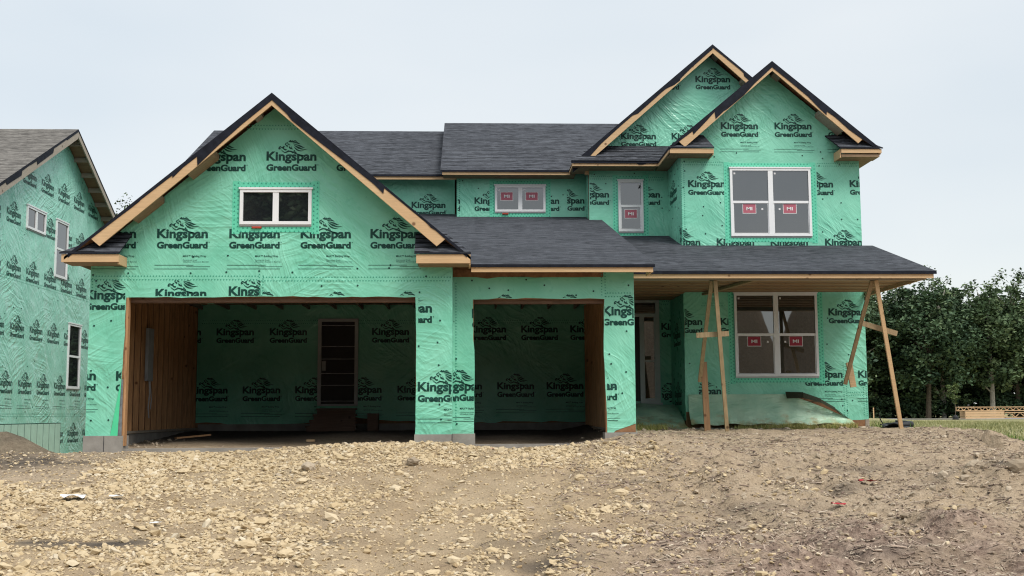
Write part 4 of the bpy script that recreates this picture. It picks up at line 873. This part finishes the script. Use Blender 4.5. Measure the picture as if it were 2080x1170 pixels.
brace((7.92,2.56,3.15), (7.62,3.6,1.16), (8.53,3.0,.10), (7.74,2.80,2.33), (8.40,2.74,2.12), (7.74,3.68,1.60), (7.80,3.64,1.10), 'light A-shaped brace under the right corner of the porch roof')
t = empty('wooden_steps', (-3.0,6.3,.2), 'short flight of rough plank steps below the door inside the garage', 'steps')
for i in range(4):
    mb = MB(); mb.box(-3.42-.05*i,-2.52+.02*i, 6.75-.22*i,6.99-.22*i, .70-.13*i,.74-.13*i); mb.build('tread', M['steps_wood'], t)
    mb = MB(); mb.box(-3.40-.05*i,-2.54+.02*i, 6.76-.22*i,6.79-.22*i, .565-.13*i,.698-.13*i); mb.build('riser', M['steps_wood'], t)
mb = MB(); mb.box(-2.25,-2.02,6.5,6.95,.1,.62); tag(mb.build('crate', M['steps_wood']), 'dark wooden box standing beside the garage steps', 'box')
def lump(name, x, y, sx, sy, sz, mat, label, cat, group=None, seed=0, rot=0.):
    V = [Vector(v) for v in ICO]; F = [tuple(f) for f in ICF]; r2 = np.random.default_rng(seed+500)
    for lev in range(2):
        mid = {}; G = []
        def m(i, j):
            k = (min(i,j), max(i,j))
            if k not in mid: mid[k] = len(V); V.append(((V[i]+V[j])/2).normalized()*(.5*(V[i].length+V[j].length)))
            return mid[k]
        if lev == 0: V = [v*float(r2.uniform(.72,1.2)) for v in V]
        for a_, b_, c_ in F: ab, bc, ca = m(a_,b_), m(b_,c_), m(c_,a_); G += [(a_,ab,ca),(b_,bc,ab),(c_,ca,bc),(ab,bc,ca)]
        F = G
    q = np.array([v*float(r2.uniform(.90,1.08)) for v in V])*np.array([sx,sy,sz])/2; c, s_ = math.cos(rot), math.sin(rot)
    q = np.stack([q[:,0]*c-q[:,1]*s_, q[:,0]*s_+q[:,1]*c, q[:,2]],-1)+np.array([x,y,float(gh(x,y))+sz*.20])
    return tag(np_mesh(name, q, np.array(F), M[mat], {'tone':np.full(len(q),.55+.1*(seed % 4))}), label, cat, group)
for i, (x, y, s, lb) in enumerate([(-2.34,-6.95,.26,'rounded tan rock alone on the gravel left of centre'),(-1.86,-7.35,.24,'squat tan rock near the bottom of the gravel'),(-3.15,-8.25,.20,'ochre rock at the bottom edge of the gravel'),(-.95,-4.1,.20,'brown rock beside the sandy tyre lane'),
      (1.55,-3.4,.22,'pale rock on the dirt before the single garage bay'),(2.45,-3.0,.24,'flat pale rock at the right end of the stone band'),(1.95,-4.6,.26,'dark lumpy rock on the dirt right of centre'),(-.05,-6.9,.18,'dark rock in the sandy ground at centre bottom'),(-5.6,-4.9,.22,'dark rock near the left edge of the gravel'),(-4.05,-2.7,.24,'long brown rock in the gravel left of the garage opening'),(-.35,-8.2,.2,'small dark rock among the bottom gravel chips')]):
    lump('rock', x, y, s*.85, s*.62, s*.42, 'stone', lb, 'rock', 'larger rocks on the driveway', i, rot=i)
for i, (x, y, s, lb) in enumerate([(7.0,-4.85,.5,'large grey brown clod at the front of the right edge dirt heap'),(7.5,-4.5,.55,'biggest brown clod on top of the right edge dirt heap'),(6.6,-4.5,.32,'small crumbly clod on the left of the right edge dirt heap'),(-2.2,-3.25,.34,'grey dirt lump on the gravel before the double garage bay'),(-.8,-2.65,.3,'grey dirt lump on the stone band before the garage pier')]):
    lump('dirt_lump', x, y, s*.75, s*.6, s*.45, 'clod', lb, 'dirt clod', 'large dirt clods', 20+i, rot=i*1.3)
def scrap(name, x, y, s, mat, label, cat, seed):
    n = 6; A, B = np.meshgrid(np.linspace(-s/2,s/2,n), np.linspace(-s*.35,s*.35,n)); Z = float(gh(x,y))+.02+.5*s*fbm(A*14+seed,B*14,2,seed)*.6
    i = np.arange(n*n).reshape(n,n); f = np.stack([i[:-1,:-1],i[:-1,1:],i[1:,1:],i[1:,:-1]],-1).reshape(-1,4)
    tag(np_mesh(name, np.stack([A+x,B+y,Z],-1).reshape(-1,3), f, M[mat], smooth=True), label, cat)
scrap('plastic_scrap', 5.2,-4.45,.22,'red_scrap','bright red plastic scrap on the dirt right of the porch brace','litter',1)
scrap('plastic_scrap', 4.47,-5.5,.16,'red_scrap','dark red crumpled scrap on the rutted dirt nearer the street','litter',2)
scrap('plastic_scrap', .42,-.35,.10,'red_scrap','tiny red scrap on the stones beside the concrete pier','litter',3)
scrap('paper_scrap', -3.57,-5.95,.13,'white_scrap','small white paper scrap in the middle of the gravel','litter',4)
scrap('paper_scrap', -4.95,-4.6,.28,'white_scrap','flat pale paper sheet on the gravel at the left','litter',5)
scrap('paper_scrap', -4.45,-4.5,.16,'white_scrap','upright white paper scrap on the gravel near the left pier','litter',6)
mb = MB(); z = float(gh(-5.0,2.6)); mb.beam((-5.45,2.4,z+.05),(-4.9,2.75,z+.10),.14,.03); tag(mb.build('wood_offcut', M['lumber_vertical']), 'short brown board lying on the garage floor near the left wall', 'board')
mb = MB(); z = float(gh(-2.9,2.2)); mb.box(-3.0,-2.85,2.2,2.3,z+.01,z+.05); tag(mb.build('wood_block', M['lumber']), 'small pale wood block on the garage dirt floor', 'wood block')
# black drain pipe and ground cloth by the right corner
t = empty('drain_pipe', (9.35,5.6,.15), 'black corrugated drain pipe rolled up beside the right house corner', 'pipe')
mb = MB(); pts = []
for k in range(40):
    a_ = k*.36; pts.append((9.42+(.17+.002*k)*math.cos(a_)*1.2, 5.6+.22*math.sin(a_), .17+.0045*k))
mb.tube(pts, [.065+.008*(k % 2) for k in range(40)], k=8); mb.build('coil', M['pipe_black'], t, smooth=True)
mb = MB(); mb.tube([(9.05,5.5,.34),(8.98,5.45,.44),(8.95,5.42,.55)], .012); mb.build('pipe_tail', M['pipe_black'], t)
drape('ground_cloth', 8.95, 10.6, 5.0, 5.5, lambda x, y: gh(x,y)+.03+.18*np.maximum(0,fbm(x*3,y*4,3,171)-.38)*(1-sstep(9.8,10.6,x)), 'crumpled black ground cloth trailing from the drain pipe across the dirt', 'pipe_black', 'ground cloth', .04)
mb = MB(); gz0 = float(gh(3,2))
bx_ = MB()
# roof trusses and lumber stacked across the field
tx, ty = 40.8, 75.; tz = float(gh(43,75))
t = empty('lumber_bundle', (43,75.3,tz), 'bundle of fresh pale lumber stacked on the far side of the field', 'lumber')
for j in range(3):
    mb = MB(); mb.box(41.3,44.6,75.0,76.1,tz+.02+.21*j,tz+.21+.21*j); mb.build('lumber_layer', M['lumber'], t)
mb = MB(); [mb.box(x,x+.1,74.95,76.15,tz-.1,tz+.019) for x in (41.5,42.8,44.2)]; mb.build('bearer', M['lumber_grey'], t)
def truss(x0, x1, y, z, h, n, label):
    t = empty('floor_truss', ((x0+x1)/2,y,z), label, 'truss', 'timber trusses stacked in the field')
    for zz in (z, z+h-.06): mb = MB(); mb.box(x0,x1,y,y+.5,zz,zz+.06); mb.build('chord', M['lumber'], t)
    for i in range(n):
        a_ = x0+(x1-x0)*i/n; b_ = x0+(x1-x0)*(i+1)/n; mb = MB()
        mb.beam((a_,y+.1,z+.05),((a_+b_)/2,y+.1,z+h-.05),.07,.05); mb.beam(((a_+b_)/2,y+.1,z+h-.05),(b_,y+.1,z+.05),.07,.05); mb.box(a_,a_+.05,y+.3,y+.45,z+.06,z+h-.06); mb.build('web', M['lumber'], t)
truss(40.7,47.5,75.05,tz+.66,.36,13,'pale timber floor truss lying on top of the lumber bundle')
truss(44.7,49.0,75.05,tz+.10,.46,5,'pale timber floor truss standing right of the lumber bundle')
mb = MB(); z = float(gh(36.5,76)); mb.box(33.9,33.98,76,76.06,z,z+1.0); tag(mb.build('survey_stake', M['lumber']), 'thin wooden survey stake before the dark wood', 'stake')
# ================================================================ TREES
def leaf_cloud(C, r, per, s, tone_c, squash=.75):
    n = len(C)*per; c = np.repeat(C, per, 0); rr = np.repeat(r, per)
    d = rng.normal(size=(n,3)); d /= np.linalg.norm(d,axis=1)[:,None]; P = c+d*(rr*rng.random(n)**.45)[:,None]*np.array([1,1,squash])
    u = rng.normal(size=(n,3)); u[:,2] *= .5; u /= np.linalg.norm(u,axis=1)[:,None]; v = np.cross(u, rng.normal(size=(n,3))+np.array([0,0,1.2])); v /= np.linalg.norm(v,axis=1)[:,None]
    l = (s*rng.uniform(.6,1.4,n))[:,None]; V = np.stack([P-u*l*.5, P+v*l*.28, P+u*l*.5, P-v*l*.28],1)
    tone = np.clip(np.repeat(tone_c,per)+rng.normal(0,.16,n),0,1)
    return V.reshape(-1,3), np.arange(4*n).reshape(n,4), np.repeat(tone,4)
def crown_mesh(h, wd, base, ncl, per, s, mat, name='crown'):
    C = []; 
    while len(C) < ncl:
        p = rng.uniform(-1,1,3)
        if .25 < np.linalg.norm(p) < 1: C.append(p)
    C = np.array(C); prof = 1-.35*np.maximum(0,C[:,2])-.15*np.maximum(0,-C[:,2])
    C = np.stack([C[:,0]*wd/2*prof, C[:,1]*wd/2*prof, base+(C[:,2]+1)/2*(h-base)*.94],-1)+rng.normal(0,.25,(ncl,3))
    V, F, t = leaf_cloud(C, rng.uniform(.45,1.15,ncl)*wd/6, per, s, np.clip(rng.normal(.45,.2,ncl),0,1))
    a = rng.uniform(0,2*np.pi,26); q = rng.uniform(.2,1.02,26); D = np.stack([np.cos(a)*q*wd/2, np.sin(a)*q*wd/2, h*(1.06-.42*q*q)+rng.normal(0,.4,26)],-1)      # loose sprays past the outline
    V2, F2, t2 = leaf_cloud(D, rng.uniform(.3,.7,26), max(30, per//4), s*.85, np.clip(rng.normal(.55,.2,26),0,1), 1.1)
    F = np.concatenate([F, F2+len(V)]); V = np.concatenate([V, V2]); t = np.concatenate([t, t2]); C = np.concatenate([C, D])
    return V, F, t, C
def trunk_mesh(h, rad, C, pale, fork=False):
    mb = MB(); x = rng.uniform(-.4,.4); pts = [(0,0,-.3),(x*.3,.1,h*.2),(x,.1,h*.45),(x*.6,-.1,h*.7),(x*.9,0,h*.9)]
    mb.tube(pts, [rad*1.3,rad,rad*.8,rad*.5,rad*.15], k=7)
    for c in C[rng.choice(len(C), min(len(C),14), False)]:
        z0 = max(h*.2, min(h*.75, c[2]-rng.uniform(.8,2.2))); b = Vector((x*.7,0,z0)); e = Vector(c); mb.tube([b, b.lerp(e,.5)+Vector((0,0,.25)), e], [rad*.42,rad*.25,rad*.07], k=5)
    if fork: mb.tube([(0,0,1.6),(-.9,0,3.2),(-1.7,.1,5.2)], [rad*.8,rad*.6,rad*.3], k=6); mb.tube([(0,0,1.6),(.7,0,3.4),(1.2,.1,5.6)], [rad*.8,rad*.6,rad*.3], k=6)
    return mb
VAR = []
for (h, wd, base, ncl, mat, pale, per, ls) in [(12.4,8.5,1.6,125,'leaf',0,130,.36),(11.6,7.5,2.6,100,'leaf_mid',1,120,.36),(12.8,8.,2.6,95,'leaf_mid',0,120,.36),(10.6,7.6,1.2,115,'leaf',0,120,.36),(13.6,6.8,4.2,56,'leaf_mid',1,110,.34),(12.8,8.,3.,110,'leaf_light',0,260,.2)]:
    V, F, tn, C = crown_mesh(h, wd, base, ncl, per, ls, M[mat])
    co = np_mesh('crown', V, F, M[mat], {'tone':tn}); to = trunk_mesh(h, .2, C, pale, len(VAR) == 4).build('trunk', M['bark_pale' if pale else 'bark'])
    VAR.append((co.data, to.data)); bpy.data.objects.remove(co); bpy.data.objects.remove(to)
def tree(x, y, v, sc, rot, label, group='trees at the edge of the field', name='tree'):
    t = empty(name, (x,y,float(gh(x,y))), label, 'tree', group); t.rotation_euler.z = rot; t.scale = (sc,sc,sc)
    for n, d in zip(('crown','trunk'), VAR[v]): o = bpy.data.objects.new(n, d); COL.objects.link(o); o.parent = t
for a in [(33.2,86,0,1.14,0,'dense dark tree rising just right of the porch roof corner'),(29.5,90,3,1.,1,'dark tree mostly hidden behind the right house corner'),(36.4,89,1,1.06,2.2,'lower dark tree with a pale trunk in the dip of the treeline'),(39.9,92,2,1.02,.7,'lighter green airy tree behind the young sapling'),
          (43.4,88,0,1.08,3.6,'broad dark tree behind the left end of the stacked trusses'),(46.2,91,4,.98,0.,'thin crowned tree with a pale forked trunk behind the trusses'),(49.6,88,1,1.06,5.,'tall dark tree behind the trusses at the right picture edge'),
          (53.5,91,2,1.05,4.,'lighter tree beyond the right picture edge'),(57.5,88,3,1.1,2.,'dark tree well beyond the right picture edge'),(25,90,1,1.,3.,'dark tree behind the main house on its right'),(34.9,94,2,1.02,4.4,'lighter tree top between the two dark trees nearest the house'),(38.2,95,3,1.12,1.3,'dark low crown behind the gap left of the sapling'),(41.6,95,0,.98,2.7,'dark tree set back behind the left end of the trusses'),(44.9,96,1,1.05,5.5,'mid green tree set back behind the forked trunk'),(48.0,95,3,1.16,.4,'dark filled crown set back behind the trusses near the right picture edge')]: tree(*a)
for a in [(-20.6,50,5,1.01,0,'light green tree top seen between the two house roofs'),(-18.6,54,5,1.02,2.,'second light tree top showing above the garage roof edge'),(-24,56,0,1.,1.,'dark tree hidden behind the neighbouring house')]: tree(*a, group='trees behind the houses')
for i, a in enumerate([(-14,-47,0,1.45),(-8,-46,3,1.55),(-3.5,-48,1,1.4),(-19,-48,2,1.3),(-10.8,-49,0,1.5)]):
    tree(*a, i*1.1, 'leafy tree behind the camera mirrored in the garage gable window', 'trees across the street')
# the dark wood behind: one mass
n = 1150; C = np.stack([rng.uniform(14,95,n), rng.uniform(96,108,n), rng.random(n)**.8],-1); C[:,2] = .3+C[:,2]*(9.0+4.2*fbm(C[:,0]*.22,C[:,0]*0,3,181))
V, F, tn = leaf_cloud(C, rng.uniform(1.,2.1,n), 100, .75, np.clip(rng.normal(.3,.18,n),0,1)); tag(np_mesh('woodland', V, F, M['leaf'], {'tone':tn}), 'dark mass of woodland behind the front row of trees', 'woodland', kind='stuff')
n = 520; C = np.stack([rng.uniform(18,80,n), rng.uniform(89,95,n), rng.uniform(.1,2.2,n)],-1)
V, F, tn = leaf_cloud(C, rng.uniform(.5,1.2,n), 60, .36, np.clip(rng.normal(.4,.2,n),0,1)); tag(np_mesh('undergrowth', V, F, M['leaf'], {'tone':tn}), 'shrubby dark undergrowth at the foot of the trees', 'undergrowth', kind='stuff')
n = 700; C = np.stack([rng.uniform(-60,60,n), rng.uniform(-60,-50,n), rng.random(n)],-1); C = C[(C[:,0] < 13) | (C[:,0] > 30)]; C[:,2] = -.8+C[:,2]*(7.5+3.5*fbm(C[:,0]*.2,C[:,0]*0,3,211))  # unseen tree mass added to keep low sky light out of the garage
V, F, tn = leaf_cloud(C, rng.uniform(1.2,2.2,len(C)), 70, 1.1, np.clip(rng.normal(.35,.18,len(C)),0,1)); tag(np_mesh('woodland', V, F, M['leaf'], {'tone':tn}), 'dark woodland added across the street to block the low sky', 'woodland', kind='stuff')
sx, sy = 36.6, 66.; sz = float(gh(sx,sy))
t = empty('sapling', (sx,sy,sz), 'slender staked sapling with light leaves in the open field', 'sapling')
C = np.stack([rng.normal(0,.22,26), rng.normal(0,.22,26), rng.uniform(1.2,2.75,26)],-1); V, F, tn = leaf_cloud(C, np.full(26,.2), 26, .13, np.clip(rng.normal(.7,.2,26),0,1))
np_mesh('crown', V, F, M['leaf_light'], {'tone':tn}, t)
mb = MB(); mb.tube([(sx,sy,sz),(sx+.02,sy,sz+1.4),(sx,sy,sz+2.6)], [.03,.022,.008]); mb.build('trunk', M['bark'], t)
mb = MB(); mb.tube([(sx,sy,sz-.05),(sx,sy,sz+.22),(sx,sy,sz+.36)], [.24,.2,.07], k=10); mb.build('watering_bag', M['pipe_black'], t)
# spoil heap across the street, mirrored in the ground floor window
xs, ys = np.linspace(3,34,80), np.linspace(-37,-25,40); A, B = np.meshgrid(xs, ys)
Z = (8.5-2.9*np.exp(-((A-16.85)/.85)**2)+.9*(fbm(A*.9,A*0,3,195)-.5)-.012*(A-16.8)**2)*np.exp(-((B+31)/3.4)**2)*sstep(4,7,A)*(1-sstep(30,33.5,A))+.35*(fbm(A*.9,B*.9,4,191)-.5)-1.4
i = np.arange(A.size).reshape(A.shape); f = np.stack([i[:-1,:-1],i[:-1,1:],i[1:,1:],i[1:,:-1]],-1).reshape(-1,4)
tag(np_mesh('spoil_heap', np.stack([A,B,Z],-1).reshape(-1,3), f, M['ground'], {'brown':np.ones(A.size),'dark':np.full(A.size,.35)}, smooth=True), 'tall brown spoil heap across the street mirrored in the ground floor window', 'dirt heap')
